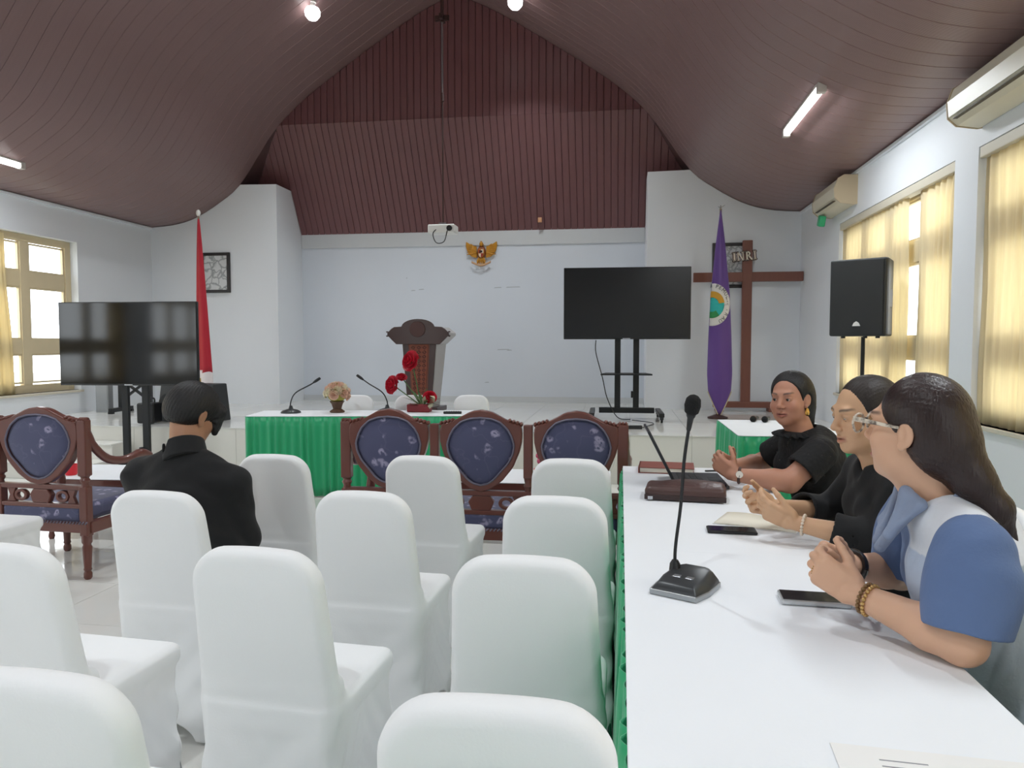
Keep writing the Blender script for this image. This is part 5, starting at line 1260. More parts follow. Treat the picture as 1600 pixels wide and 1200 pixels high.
def head_ops(R, t, eye=0.0042, mouth=0.0012, full=1.0):
    I = lambda f: f_in(R, t, f)
    o = [('u', I(f_ell((0, -.015, .035), (.075, .093, .080))), 0),
         ('u', I(f_ell((0, .022, -.030), (.061*full, .064, .080))), .03),
         ('u', I(f_ell((0, .028, -.070), (.050*full, .052, .040))), .03),
         ('u', I(f_ell((0, .066, -.097), (.021, .017, .016))), .022)]
    for s in (-1, 1):
        o.append(('u', I(f_ell((s*.038, .058, -.028), (.025*full, .022, .024))), .02))
    o.append(('u', I(f_caps((-.034, .077, .027), (.034, .077, .027), .011)), .02))
    for s in (-1, 1): o.append(('s', I(f_ell((s*.031, .097, .008), (.020, .016, .011))), .014))
    for s in (-1, 1): o.append(('u', I(f_ell((s*.031, .0735, .007), (.0158, .0135, .0125))), .004))
    for s in (-1, 1): o.append(('s', I(f_ell((s*.031, .090, .0045), (.0130, .011, eye))), .002))
    o += [('u', I(f_caps((0, .080, .020), (0, .102, -.020), .0072, .010)), .013), ('u', I(f_ell((0, .103, -.025), (.0125, .0105, .0095))), .007)]
    for s in (-1, 1): o.append(('u', I(f_ell((s*.0125, .093, -.029), (.0082, .0095, .0075))), .006))
    for s in (-1, 1): o.append(('s', I(f_ell((s*.0065, .1005, -.0355), (.0036, .0040, .0028))), .002))
    for s in (-1, 1):
        o.append(('u', I(f_caps((s*.0275, .077, -.0605), (s*.004, .0905, -.0560), .0036, .0056)), .005))
        o.append(('u', I(f_caps((s*.0265, .076, -.0635), (0, .0895, -.0695), .0042, .0074)), .005))
    o.append(('s', I(f_ell((0, .094, -.0625), (.0275, .012, mouth))), .002))
    for s in (-1, 1):
        a = math.radians(18)*s; RE = np.array([[math.cos(a), -math.sin(a), 0], [math.sin(a), math.cos(a), 0], [0, 0, 1]])
        o.append(('u', I(f_ell((s*.078, -.010, -.004), (.0085, .0195, .031), RE)), .006))
        o.append(('s', I(f_ell((s*.088, -.004, -.004), (.0075, .0105, .018), RE)), .005))
        o.append(('u', I(f_ell((s*.075, -.002, -.032), (.007, .010, .011))), .004))
    return o
def skin_colour(R, t, base, lip, brow=(0.05, 0.035, 0.03), red=0.10, teeth=False):
    base = np.array(lin(base)[:3]); lip = np.array(lin(lip)[:3]); brow = np.array(brow)
    def f(v):
        q = (v-t)@R; x, y, z = np.abs(q[:, 0]), q[:, 1], q[:, 2]
        c = np.tile(base, (len(v), 1))
        def mixin(w, col): c[:] = c*(1-w[:, None])+np.array(col)*w[:, None]
        face = (y > 0.02) & (np.abs(z) < 0.13) & (x < .09)
        sm = lambda d, e: np.clip(1-d/e, 0, 1)
        ck = np.exp(-(((x-.04)/.022)**2+((z+.03)/.022)**2))*face*red*2; mixin(np.clip(ck, 0, 1), base*np.array([1.05, .72, .68]))
        nz = np.exp(-((x/.016)**2+((z+.025)/.014)**2))*(y > .085)*red*1.5; mixin(np.clip(nz, 0, 1), base*np.array([1.05, .75, .70]))
        lz = -.0625-0.002*(1-(x/.022)**2)
        lp = (y > .070)*np.clip((1-(x/.0300)**2)*1.6, 0, 1)*np.clip(1.5-np.abs(z-lz)/.0085, 0, 1); mixin(np.clip(lp, 0, 1)*(x < .0300), lip)
        dk = (y > .070)*np.clip((1-(x/.0275)**2)*2, 0, 1)*np.clip(1-np.abs(z+.0625)/.0022, 0, 1); mixin(np.clip(dk, 0, 1)*0.8*(x < .0275), lip*0.25)
        bz = .0275+0.006*np.sin(np.clip((x-.012)/.04, 0, 1)*2.2)
        bw = (y > .055)*np.clip(1.35-np.abs(z-bz)/.0042, 0, 1)*np.clip((x-.012)/.005, 0, 1)*np.clip((.053-x)/.008, 0, 1); mixin(np.clip(bw, 0, 1)*0.85, brow)
        ey = (y > .06)*np.clip(1.3-np.sqrt(((x-.031)/.0165)**2+((z-.009)/.0065)**2), 0, 1); mixin(np.clip(ey*1.2, 0, 1)*0.40, base*0.35)
        ns = (y > .085)*np.clip(1.2-np.sqrt(((x-.0065)/.0045)**2+((z+.036)/.0035)**2), 0, 1); mixin(np.clip(ns, 0, 1), base*0.2)
        return c
    return f
def add_eyes(parent, R, t, gaze=(0, 1, 0)):
    g = unit(gaze)
    for s in (-1, 1):
        mb = MB().ball((0, 0, 0), .0119, 20, 14); v = np.array(mb.v)
        o = mb.build('eye', 'eye_mat', parent, smooth=180)
        d = (v/np.linalg.norm(v, axis=1)[:, None])@g
        c = np.where(d[:, None] > 0.94, np.array([[.01, .008, .006]]), np.where(d[:, None] > 0.80, np.array([[.035, .018, .010]]), np.array([[.55, .50, .46]])))
        ca = o.data.color_attributes.new('Col', 'FLOAT_COLOR', 'POINT'); ca.data.foreach_set('color', np.concatenate([c, np.ones((len(c), 1))], 1).astype(np.float32).ravel())
        p = t+R@np.array((s*.031, .0738, .0055)); M_ = Matrix(R.tolist()).to_4x4(); M_.translation = Vector(p)-Vector(parent.location); o.matrix_local = M_
def comb(f, R, t, n=60, amp=0.0012, up=False):
    """strand ridges running back from the hairline (or down from the crown)"""
    R = np.array(R, np.float32); t = np.array(t, np.float32)
    def g(P):
        q = (P-t)@R
        a = np.arctan2(q[:, 0], q[:, 1]+0.02) if up else np.arctan2(q[:, 0], q[:, 2]+0.03)
        b = q[:, 2] if up else q[:, 1]
        thin = 0 if up else 0.0085*np.clip((q[:, 1]-0.005)/0.06, 0, 1)
        return f(P)+thin+amp*(np.sin(n*a+6*np.sin(14*b))+0.6*np.sin(n*1.7*a+9*b))
    return g
def hand_ops(w, d, n, curl=(40, 50, 35), s=1.0, thumb=(0.55, 0.75, 0.35), side=1, spread=0.10, k=0.006, var=(0, 0, 0, 0), tcurl=0.4):
    """w wrist, d towards the knuckles, n palm side, side: +1 when d x n points to the thumb"""
    w = np.array(w, float); d = unit(d); n = np.array(n, float); n = unit(n-d*(n@d)); l = np.cross(d, n)*side
    Rm = np.stack([l, d, n], 1); o = []
    o.append(('u', f_box(w+d*.050*s, (.036*s, .047*s, .0135*s), .012*s, Rm), .015))
    o.append(('u', f_ell(w+d*.035*s+l*.022*s+n*.008*s, (.017*s, .030*s, .014*s), Rm), .012))
    off = (.028, .0095, -.0095, -.027); ln = (.068, .076, .071, .056); kd = (.090, .094, .090, .081)
    for i in range(4):
        p = w+d*kd[i]*s+l*off[i]*s; sp = spread*(1.3-i)/1.5
        dd = unit(d+l*sp); a = 0; r0 = .0092*s if i < 3 else .0082*s
        o.append(('u', f_caps(w+d*.045*s+l*off[i]*.85*s-n*.003*s, p-n*.002*s, .010*s, r0*1.08), .010))
        for q in range(3):
            a += math.radians(curl[q]+var[i]); seg = ln[i]*s*(.46, .30, .24)[q]
            e = p+(dd*math.cos(a)+n*math.sin(a))*seg
            o.append(('u', f_caps(p, e, r0*(1, .93, .86)[q], r0*(.93, .86, .74)[q]), k if q else .008)); p = e
    td = unit(l*thumb[0]+d*thumb[1]+n*thumb[2]); p = w+d*.018*s+l*.026*s+n*.004*s; e = p+td*.044*s
    o.append(('u', f_caps(p, e, .0135*s, .0105*s), .012))
    t2 = unit(td+d*tcurl+n*tcurl*0.6); f = e+t2*.030*s; o.append(('u', f_caps(e, f, .0102*s, .0092*s), .005))
    t3 = unit(t2+d*tcurl+n*tcurl); o.append(('u', f_caps(f, f+t3*.024*s, .0092*s, .0072*s), .004))
    return o
def arm_ops(S, E, W, r=(.046, .038, .040, .026), k=.03):
    m = E+(W-E)*0.28
    return [('u', f_caps(S, E, r[0], r[1]), k), ('u', f_caps(E, m, r[1], r[2]), .02), ('u', f_caps(m, W, r[2], r[3]), .02)]
def creased(f, amp, a1=(30, 18, 46), a2=(-22, 40, 30)):
    a1, a2 = np.array(a1, np.float32), np.array(a2, np.float32)
    def g(P):
        u, v = P@a1, P@a2
        return f(P)+amp*(np.sin(u+1.5*np.sin(v*0.5))*np.abs(np.sin(v*0.31+1))+0.5*np.sin(v*1.6+np.sin(u*0.4)))
    return g
def bbox(pts, pad):
    P = np.array(pts); return P.min(0)-pad, P.max(0)+pad

class Person:
    def __init__(s, label, base): s.root = thing('person', label, 'person', (base[0], base[1], 0)); s.base = np.array([base[0], base[1], 0.0])
    def sdf(s, name, ops, lo, hi, res, m, fine=(), colour=None):
        o = sdf_obj(name, ops, lo, hi, res, m, s.root, fine, colour); o.location = tuple(-s.base); return o
    def put(s, o): o.parent = s.root; o.location = tuple(Vector(o.location)-Vector(s.base)); return o
def cut(f, p, n): return field([('u', f, 0), ('i', f_plane(p, n), 0.004)])
def grow(f, d): return lambda P: f(P)-d

def torso_ops(B, pel, chest, nk, sl, sr, g=0.0, bust=0.0, k=.06, wide=1.0):
    """B body axes (right, forward, up)"""
    mid = (pel+chest)/2
    o = [('u', f_ell(chest, (.158*wide+g, .112+g, .165+g), B), 0), ('u', f_ell(mid, (.150*wide+g, .118+g, .17+g), B), k), ('u', f_ell(pel, (.178*wide+g, .150+g, .135+g), B), k)]
    if bust:
        for q in (-1, 1): o.append(('u', f_ell(chest+B@V(q*.072, .085*bust, -.02), (.068+g, .055+g, .062+g), B), .04))
    o.append(('u', f_caps(nk+V(0, 0, -.035), sl, .045+g, .052+g), .05)); o.append(('u', f_caps(nk+V(0, 0, -.035), sr, .045+g, .052+g), .05))
    return o
def leg_ops(pel, B, knl, knr, g=0.0, k=.05, floor=0.05):
    o = []
    for q, kn in ((-1, knl), (1, knr)):
        o.append(('u', f_caps(pel+B@V(q*.085, .02, -.03), kn, .085+g, .062+g), k)); an = np.array([kn[0]+B[0, 1]*-.02, kn[1]+B[1, 1]*-.02, floor+.05])
        o.append(('u', f_caps(kn, an, .058+g, .042+g), .03))
    return o
def shoes(p, knl, knr, B):
    for kn in (knl, knr):
        a = np.array([kn[0]+B[0, 1]*-.02, kn[1]+B[1, 1]*-.02, 0.035]); b = a+B@V(0, .13, 0)
        p.sdf('shoe', [('u', f_caps(a, b, .042, .034), 0), ('i', f_plane((0, 0, 0.002), (0, 0, -1)), 0.004)], *bbox([a, b], .06), .008, 'rubber_black')

# ---------------------------------------------------------------- woman with glasses
def woman_glasses():
    P = Person('woman with glasses in blue and white shirt, hands clasped on table', (0.92, 1.82))
    Rh = rot(48, 2, 0); th = V(.662, 1.785, 1.208); B = rot(76)
    nk = V(.715, 1.79, 1.06); chest = V(.782, 1.80, .895); pel = V(.878, 1.815, .575)
    sl, sr = V(.718, 1.625, .990), V(.735, 1.955, .990)
    el, wl = V(.690, 1.590, .797), V(.532, 1.750, .835)
    er, wr = V(.735, 2.06, .800), V(.560, 1.930, .850)
    knl, knr = V(.52, 1.72, .50), V(.52, 1.95, .50)
    bo = head_ops(Rh, th, full=1.10)
    bo += [('u', f_caps(th+Rh@V(0, -.022, -.045), nk, .050, .056), .03), ('u', f_caps(th+Rh@V(0, .02, -.075), nk+B@V(0, .03, 0), .040, .045), .03)]
    bo += torso_ops(B, pel, chest, nk, sl, sr, -.022)
    bo += arm_ops(sl, el, wl, (.050, .044, .045, .027)) + arm_ops(sr, er, wr, (.050, .044, .045, .027))
    bo += hand_ops(wl, V(-.085, .035, .055), V(.25, .90, .05), (48, 55, 35), 1.0, (.55, .8, .30), side=-1, var=(-6, 0, 4, 8))
    bo += hand_ops(wr, V(-.105, -.055, .045), V(-.2, -.9, .0), (52, 60, 35), 1.0, (.5, .8, .2), side=1, var=(-4, 0, 3, 6))
    bo += leg_ops(pel, B, knl, knr, -.012)
    hl, hh = bbox([th], .14); hl[2] -= .02
    xl, xh = V(.36, 1.66, .78), V(.60, 2.02, 1.0)
    P.sdf('body', bo, (.34, 1.40, 0.03), (1.16, 2.22, 1.36), .0075, 'skin', [(hl, hh, .0026), (xl, xh, .0026)], skin_colour(Rh, th, 'd4a88b', 'a5564e', red=.12))
    add_eyes(P.root, Rh, th)
    # hair: cap swept back into a low tail
    I = lambda f: f_in(Rh, th, f)
    tail = [(th+Rh@V(0, -.085, -.030)), V(.752, 1.715, 1.110), V(.796, 1.700, 1.050), V(.826, 1.692, .985)]
    ho = [('u', I(f_ell((0, -.014, .040), (.087, .098, .090))), 0), ('u', I(f_ell((0, -.050, -.022), (.077, .058, .080))), .05),
          ('s', I(f_ell((0, .105, -.055), (.085, .088, .112))), .012), ('s', I(f_box((0, .060, -.100), (.13, .062, .085), .02)), .012),
          ('s', I(f_ell((-.088, -.006, -.010), (.022, .022, .028))), .010), ('s', I(f_ell((.088, -.006, -.010), (.022, .022, .028))), .010),
          ('s', I(f_caps((0, .02, -.11), (0, .00, -.20), .06)), .03),
          ('u', f_caps(tail[0], tail[1], .046, .040), .05), ('u', f_caps(tail[1], tail[2], .039, .031), .03), ('u', f_caps(tail[2], tail[3], .030, .010), .02)]
    P.sdf('hair', comb(field(ho), Rh, th, 80, .0006), (.52, 1.62, .95), (.88, 1.96, 1.345), .0036, 'hair_brown')
    tie = th+Rh@V(0.0, -.150, -.035)
    P.put(MB().lathe([(.010, -.006), (.016, -.006), (.016, .006), (.010, .006), (.010, -.006)], tuple(th+Rh@V(.004, -.118, -.018)), n=14, axis='y').build('hair_tie', 'rubber_black', smooth=40))
    # shirt
    nb = torso_ops(B, pel, chest, nk, sl, sr, .012, bust=.62)
    nb += [('s', f_caps(nk+V(0, 0, .0), th+Rh@V(0, 0, -.06), .066, .075), .012), ('s', f_caps(nk+B@V(0, .10, -.02), nk+B@V(0, .12, .08), .035, .06), .02),
           ('i', f_plane(pel+V(0, 0, -.10), (0, 0, -1)), .01)]
    fwd = B[:, 1]
    def shirt_col(v):
        q = (v-chest)@B; c = np.tile(np.array(lin('b9c6da')[:3]), (len(v), 1))
        c[q[:, 1] < .01] = lin('aab6c0')[:3]
        c[(q[:, 2] > .045)] = lin('dde1e8')[:3]
        c[(q[:, 1] > .03) & (q[:, 0] > -.035) & (q[:, 0] < .10)] = lin('6f86ae')[:3]
        c[(q[:, 1] > .03) & (q[:, 0] > -.048) & (q[:, 0] < -.035)] = lin('c7d2e2')[:3]
        return c
    P.sdf('shirt', creased(field(nb), .0022), (.56, 1.50, .44), (1.16, 2.12, 1.12), .005, 'fabric_col', (), shirt_col)
    for S_, E_ in ((sl, el), (sr, er)):
        dr = unit(E_-S_); fe = S_+dr*.175
        so = [('u', f_caps(S_+dr*.006, E_, .070, .080), 0), ('u', f_ell(S_+dr*.09+B@V(0, -.012, 0), (.075, .082, .10), B), .05),
              ('i', f_plane(fe, dr), .004), ('s', f_caps(S_+dr*.10, E_, .050, .060), .004)]
        P.sdf('sleeve', creased(field(so), .0016), *bbox([S_, E_], .13), .0042, 'fabric_col', (), lambda v: np.tile(np.array(lin('5b7199')[:3]), (len(v), 1)))
    # collar: stand and turned-down leaves
    ax = unit(th+Rh@V(0, -.02, -.09)-nk)
    A_ = nk-ax*.030; C_ = nk+ax*.045
    co = [('u', f_caps(A_-ax*.06, C_+ax*.06, .112, .060), 0), ('s', f_caps(A_-ax*.06, C_+ax*.06, .103, .052), .002), ('i', f_plane(C_+B@V(0, -.03, -.004), unit(ax+B@V(0, .30, 0))), .003),
          ('i', f_plane(A_, unit(-ax+B@V(0, .10, 0))), .003), ('s', f_ell(nk+B@V(0, .12, .02), (.045, .09, .14), B), .004)]
    P.sdf('collar', co, *bbox([nk], .15), .0036, 'fabric_col', (), lambda v: np.tile(np.array(lin('8794ad')[:3]), (len(v), 1)))
    for q in (-1, 1):      # turned-down lapels lying on the chest
        lp_ = [nk+B@V(q*.045, .070, .010), nk+B@V(q*.085, .045, -.010), nk+B@V(q*.075, .105, -.085), nk+B@V(q*.030, .118, -.125)]
        P.sdf('lapel', [('u', f_caps(lp_[0], lp_[3], .007, .005), 0), ('u', f_caps(lp_[1], lp_[2], .007, .005), .02), ('u', f_caps(lp_[0], lp_[1], .007, .007), .02), ('u', f_caps(lp_[2], lp_[3], .005, .005), .02), ('u', f_caps((lp_[0]+lp_[1])/2, (lp_[2]+lp_[3])/2, .008, .006), .02), ('u', f_caps(lp_[0], lp_[2], .006, .005), .02), ('u', f_caps(lp_[1], lp_[3], .006, .005), .02)],
              *bbox(lp_, .03), .0036, 'fabric_col', (), lambda v: np.tile(np.array(lin('8794ad')[:3]), (len(v), 1)))
    P.sdf('trousers', [('u', f_ell(pel+V(0, 0, -.02), (.185, .158, .12), B), 0)] + leg_ops(pel, B, knl, knr, .008) + [('i', f_plane(pel+V(0, 0, -.015), (0, 0, 1)), .01)], (.36, 1.5, .04), (1.16, 2.15, .62), .009, 'denim_dark')
    shoes(P, knl, knr, B)
    # glasses
    g = MB().tube([(-.008, .114, .010), (0, .1155, .013), (.008, .114, .010)], .0025, 8).build('glasses', 'rubber_black', P.root)
    M_ = Matrix(Rh.tolist()).to_4x4(); M_.translation = Vector(th-P.base); g.matrix_local = M_
    mat('glasses_cream', 'd9cdbb', 0.3, col2='5a4a40', vscale=60); glass_mat('glasses_lens', 'e8e2da', 0.12)
    for q in (-1, 1):
        o_ = [(q*.034+.028*math.cos(a)*(1+.10*(math.sin(a) > 0)), .004+.024*math.sin(a)) for a in np.linspace(0, 2*PI, 25)[:-1]]
        i_ = [(q*.034+.0235*math.cos(a)*(1+.10*(math.sin(a) > 0)), .004+.0195*math.sin(a)) for a in np.linspace(0, 2*PI, 25)[:-1]]
        r_ = MB().ring(o_, i_, .112, .117).build('rim', 'glasses_cream', g, bevel=.0012)
        MB().prism(i_, .1140, .1150).build('lens', 'glasses_lens', g)
        MB().add([(q*.060, .1165, .022), (q*.064, .110, .022), (q*.083, .004, .012), (q*.080, .004, .012), (q*.060, .1165, .010), (q*.064, .110, .010), (q*.083, .004, .006), (q*.080, .004, .006)],
                 [(0, 1, 2, 3), (7, 6, 5, 4), (0, 4, 5, 1), (1, 5, 6, 2), (2, 6, 7, 3), (3, 7, 4, 0)]).build('temple', 'glasses_cream', g, bevel=.001)
    # bracelets, watch and ring
    mat('bead_gold', 'c7a267', 0.25, metal=0.6); mat('bead_brown', '7a5a34', 0.35); mat('watch_black', '161518', 0.3)
    def beads(c, ax_, r_, n_, br, m_, nm):
        ax_ = unit(ax_); u = unit(np.cross(ax_, V(0, 0, 1))); w_ = np.cross(ax_, u); mb = MB()
        for k in range(n_):
            a = 2*PI*k/n_; p_ = c+(u*math.cos(a)+w_*math.sin(a))*r_; mb.ball(tuple(p_), br, 8, 6)
        o = mb.build(nm, m_, smooth=60); o['kind'] = 'stuff'; return P.put(o)
    da = el-wl
    beads(wl+unit(da)*.022, da, .0325, 20, .0050, 'bead_brown', 'bead_bracelet'); beads(wl+unit(da)*.034, da, .0340, 22, .0048, 'bead_gold', 'gold_bracelet')
    dw = unit(er-wr); uu = unit(np.cross(dw, V(0, 0, 1))); ww = np.cross(dw, uu)
    c = wr+dw*.030; pts = [tuple(c+(uu*math.cos(a)+ww*math.sin(a))*.034) for a in np.linspace(0, 2*PI, 25)]
    wt = P.put(MB().tube(pts, .008, 8, squash=1.4).build('watch', 'watch_black', smooth=60))
    beads(wl+unit(V(-.085, .035, .055))*.098+V(-.006, .004, -.010), V(-.7, .6, .1), .0098, 10, .0018, 'bead_gold', 'finger_ring')

# ---------------------------------------------------------------- woman in plain black
def woman_black():
    P = Person('woman in plain black top gesturing over an open notebook', (1.0, 2.54))
    Rh = rot(104, -9, -2); th = V(.770, 2.500, 1.175); B = rot(92)
    nk = V(.835, 2.525, 1.025); chest = V(.880, 2.535, .885); pel = V(.965, 2.54, .575)
    sl, sr = V(.850, 2.375, .965), V(.835, 2.700, .960)
    el, wl = V(.790, 2.395, .792), V(.560, 2.490, .822)
    er, wr = V(.765, 2.80, .79), V(.520, 2.625, .845)
    knl, knr = V(.55, 2.44, .50), V(.55, 2.66, .50)
    bo = head_ops(Rh, th, eye=.0016, mouth=.0022)
    bo += [('u', f_caps(th+Rh@V(0, -.022, -.045), nk, .045, .050), .03), ('u', f_caps(th+Rh@V(0, .015, -.075), nk+B@V(0, .02, 0), .034, .038), .03)]
    bo += torso_ops(B, pel, chest, nk, sl, sr, -.022, wide=.94)
    bo += arm_ops(sl, el, wl, (.042, .037, .038, .024)) + arm_ops(sr, er, wr, (.042, .037, .038, .024))
    bo += hand_ops(wl, V(-.095, .018, .042), V(.15, .75, .45), (28, 40, 28), .98, (.45, .85, .25), side=-1, var=(-8, 0, 6, 10), spread=.16)
    bo += hand_ops(wr, V(-.10, -.045, .025), V(-.05, -.75, .5), (30, 42, 28), .98, (.45, .85, .25), side=1, var=(-6, 0, 5, 8), spread=.14)
    bo += leg_ops(pel, B, knl, knr, -.012)
    hl, hh = bbox([th], .14); hl[2] -= .02
    xl, xh = V(.33, 2.40, .78), V(.60, 2.72, .96)
    P.sdf('body', bo, (.30, 2.22, 0.03), (1.20, 2.92, 1.33), .0075, 'skin', [(hl, hh, .0026), (xl, xh, .0028)], skin_colour(Rh, th, 'cfa582', 'b07862', red=.10))
    add_eyes(P.root, Rh, th, (0, .8, -.6))
    I = lambda f: f_in(Rh, th, f)
    ho = [('u', I(f_ell((0, -.020, .038), (.083, .101, .088))), 0), ('u', I(f_ell((0, -.075, -.015), (.066, .055, .060))), .05), ('s', I(f_ell((0, .108, -.028), (.105, .104, .124))), .010),
          ('s', I(f_box((0, .065, -.095), (.13, .066, .085), .02)), .012), ('s', I(f_ell((-.086, -.006, -.010), (.022, .024, .034))), .010), ('s', I(f_ell((.086, -.006, -.010), (.022, .024, .034))), .010),
          ('u', I(f_ell((0, -.125, -.02), (.038, .034, .038))), .02)]
    P.sdf('hair', comb(field(ho), Rh, th, 84, .0007), (.60, 2.34, .98), (.98, 2.68, 1.325), .0036, 'hair_dark_brown')
    tb = torso_ops(B, pel, chest, nk, sl, sr, .012, bust=.8, wide=.96)
    tb += [('s', f_caps(nk+V(0, 0, .005), th+Rh@V(0, 0, -.06), .060, .072), .012), ('s', f_caps(nk+B@V(0, .09, -.035), nk+B@V(0, .12, .06), .030, .055), .02), ('i', f_plane(pel+V(0, 0, -.10), (0, 0, -1)), .01)]
    for S_, E_, W_ in ((sl, el, wl), (sr, er, wr)):
        m_ = E_+(W_-E_)*.52
        tb.append(('u', cut(field([('u', f_caps(S_, E_, .060, .060), 0), ('u', f_caps(E_, m_, .058, .062), .03)]), m_, unit(W_-E_)), .02))
    for S_, E_, W_ in ((sl, el, wl), (sr, er, wr)):
        tb.append(('s', f_caps(E_+(W_-E_)*.25, W_, .048, .052), .004))
    P.sdf('blouse', creased(field(tb), .0022), (.58, 2.22, .44), (1.20, 2.92, 1.08), .0055, 'cloth_black')
    P.sdf('trousers', [('u', f_ell(pel+V(0, 0, -.02), (.178, .155, .12), B), 0)] + leg_ops(pel, B, knl, knr, .008) + [('i', f_plane(pel+V(0, 0, -.015), (0, 0, 1)), .01)], (.40, 2.2, .04), (1.20, 2.9, .62), .010, 'cloth_black')
    shoes(P, knl, knr, B)
    mat('bead_pale', 'e4d6c4', 0.3); ax_ = unit(el-wl); u = unit(np.cross(ax_, V(0, 0, 1))); w_ = np.cross(ax_, u); mb = MB()
    for k in range(18):
        a = 2*PI*k/18; mb.ball(tuple(wl+ax_*.030+(u*math.cos(a)+w_*math.sin(a))*.031), .0052, 8, 6)
    o = mb.build('bead_bracelet', 'bead_pale', smooth=60); o['kind'] = 'stuff'; P.put(o)

# ---------------------------------------------------------------- woman in black lace
def woman_lace():
    P = Person('woman in black lace top facing the camera, hands clasped', (1.02, 3.60))
    Rh = rot(141, -3, 2); th = V(.772, 3.555, 1.150); B = rot(106)
    nk = V(.830, 3.575, .995); chest = V(.890, 3.585, .855); pel = V(.985, 3.60, .565)
    sl, sr = V(.880, 3.410, .925), V(.815, 3.745, .920)
    el, wl = V(.735, 3.365, .800), V(.508, 3.415, .815)
    er, wr = V(.700, 3.86, .800), V(.520, 3.570, .830)
    knl, knr = V(.58, 3.42, .50), V(.55, 3.64, .50)
    bo = head_ops(Rh, th, eye=.0046, full=1.12)
    bo += [('u', f_caps(th+Rh@V(0, -.022, -.045), nk, .050, .056), .03), ('u', f_caps(th+Rh@V(0, .02, -.075), nk+B@V(0, .02, 0), .040, .044), .03)]
    bo += torso_ops(B, pel, chest, nk, sl, sr, -.022)
    bo += arm_ops(sl, el, wl, (.050, .048, .046, .028)) + arm_ops(sr, er, wr, (.050, .046, .045, .028))
    bo += hand_ops(wl, V(-.075, .030, .055), V(.3, .85, .10), (42, 52, 35), 1.0, (.7, .65, .15), side=-1, var=(-8, 0, 4, 8))
    bo += hand_ops(wr, V(-.085, -.055, .050), V(-.3, -.8, .05), (46, 56, 35), 1.0, (.7, .6, .1), side=1, var=(-6, 0, 3, 6))
    bo += leg_ops(pel, B, knl, knr, -.012)
    hl, hh = bbox([th], .14); hl[2] -= .02
    xl, xh = V(.34, 3.32, .78), V(.56, 3.68, .98)
    P.sdf('body', bo, (.30, 3.22, 0.03), (1.24, 4.0, 1.30), .0075, 'skin', [(hl, hh, .0028), (xl, xh, .0028)], skin_colour(Rh, th, 'b8846c', '96584c', red=.14))
    add_eyes(P.root, Rh, th, (.15, 1, -.05))
    I = lambda f: f_in(Rh, th, f)
    ho = [('u', I(f_ell((0, -.020, .036), (.092, .104, .094))), 0), ('u', I(f_ell((0, -.062, -.030), (.084, .066, .090))), .05), ('s', I(f_ell((-.006, .106, -.030), (.104, .102, .121))), .010),
          ('s', I(f_box((0, .062, -.105), (.13, .066, .085), .02)), .012), ('s', I(f_ell((-.088, -.004, -.012), (.022, .022, .034))), .010), ('s', I(f_ell((.088, -.004, -.012), (.022, .022, .034))), .010),
          ('u', I(f_caps((-.02, -.105, -.06), (-.03, -.10, -.15), .040, .030)), .04)]
    P.sdf('hair', comb(field(ho), Rh, th, 84, .0007), (.60, 3.38, .92), (.98, 3.76, 1.29), .0036, 'hair_black')
    tb = torso_ops(B, pel, chest, nk, sl, sr, .012, bust=1.0)
    tb += [('s', f_caps(nk+V(0, 0, .01), th+Rh@V(0, 0, -.06), .064, .078), .012), ('s', f_caps(nk+B@V(0, .09, -.02), nk+B@V(0, .12, .06), .026, .05), .02), ('i', f_plane(pel+V(0, 0, -.10), (0, 0, -1)), .01)]
    P.sdf('lace_top', tb, (.60, 3.28, .44), (1.24, 3.95, 1.06), .0055, 'black_lace')
    for S_, E_ in ((sl, el), (sr, er)):
        dr = unit(E_-S_); fe = S_+dr*.125
        so = [('u', f_caps(S_-dr*.015, E_, .070, .082), 0), ('i', f_plane(fe, dr), .004), ('i', f_plane(S_-dr*.03, -dr), .03), ('s', f_caps(S_, E_, .052, .066), .004)]
        P.sdf('sleeve', so, *bbox([S_, E_], .13), .0045, 'black_lace')
    # ruffle round the neckline
    ax = unit(th+Rh@V(0, -.02, -.09)-nk); rf = MB()
    def fn(u, v):
        a = 2*PI*u; r_ = .066+.062*v+.005*math.sin(22*a)*v; z_ = .006-.022*v*v+.007*math.sin(22*a+1)*v
        p = nk+B@V(r_*math.cos(a), r_*math.sin(a)*.95+.012, 0)+ax*z_; return tuple(p)
    P.put(rf.grid(fn, 96, 4).build('neck_ruffle', 'black_lace', smooth=180, solid=.002))
    P.sdf('trousers', [('u', f_ell(pel+V(0, 0, -.02), (.185, .158, .12), B), 0)] + leg_ops(pel, B, knl, knr, .008) + [('i', f_plane(pel+V(0, 0, -.015), (0, 0, 1)), .01)], (.40, 3.2, .04), (1.24, 3.95, .62), .010, 'cloth_black')
    shoes(P, knl, knr, B)
    mat('watch_white', 'e9e4da', 0.25); mat('watch_strap', '4a2f26', 0.5); mat('earring_gold', 'd8ab5a', 0.25, metal=0.8)
    dw = unit(el-wl); uu = unit(np.cross(dw, V(0, 0, 1))); ww = np.cross(dw, uu); c = wl+dw*.022
    wt = P.put(MB().tube([tuple(c+(uu*math.cos(a)+ww*math.sin(a))*.0315) for a in np.linspace(0, 2*PI, 25)], .0065, 8, squash=1.3).build('wrist_watch', 'watch_strap', smooth=60))
    f_ = c+V(-.005, -.034, .010); R3 = rot(200)
    fc = MB().lathe([(0.0, -.004), (.0155, -.004), (.0155, .004), (0.0, .0045)], n=18, axis='y').build('watch_face', 'watch_white', wt, smooth=40); fc.location = tuple(f_-(np.array(wt.location)+P.base)-0*f_) if False else tuple(f_)
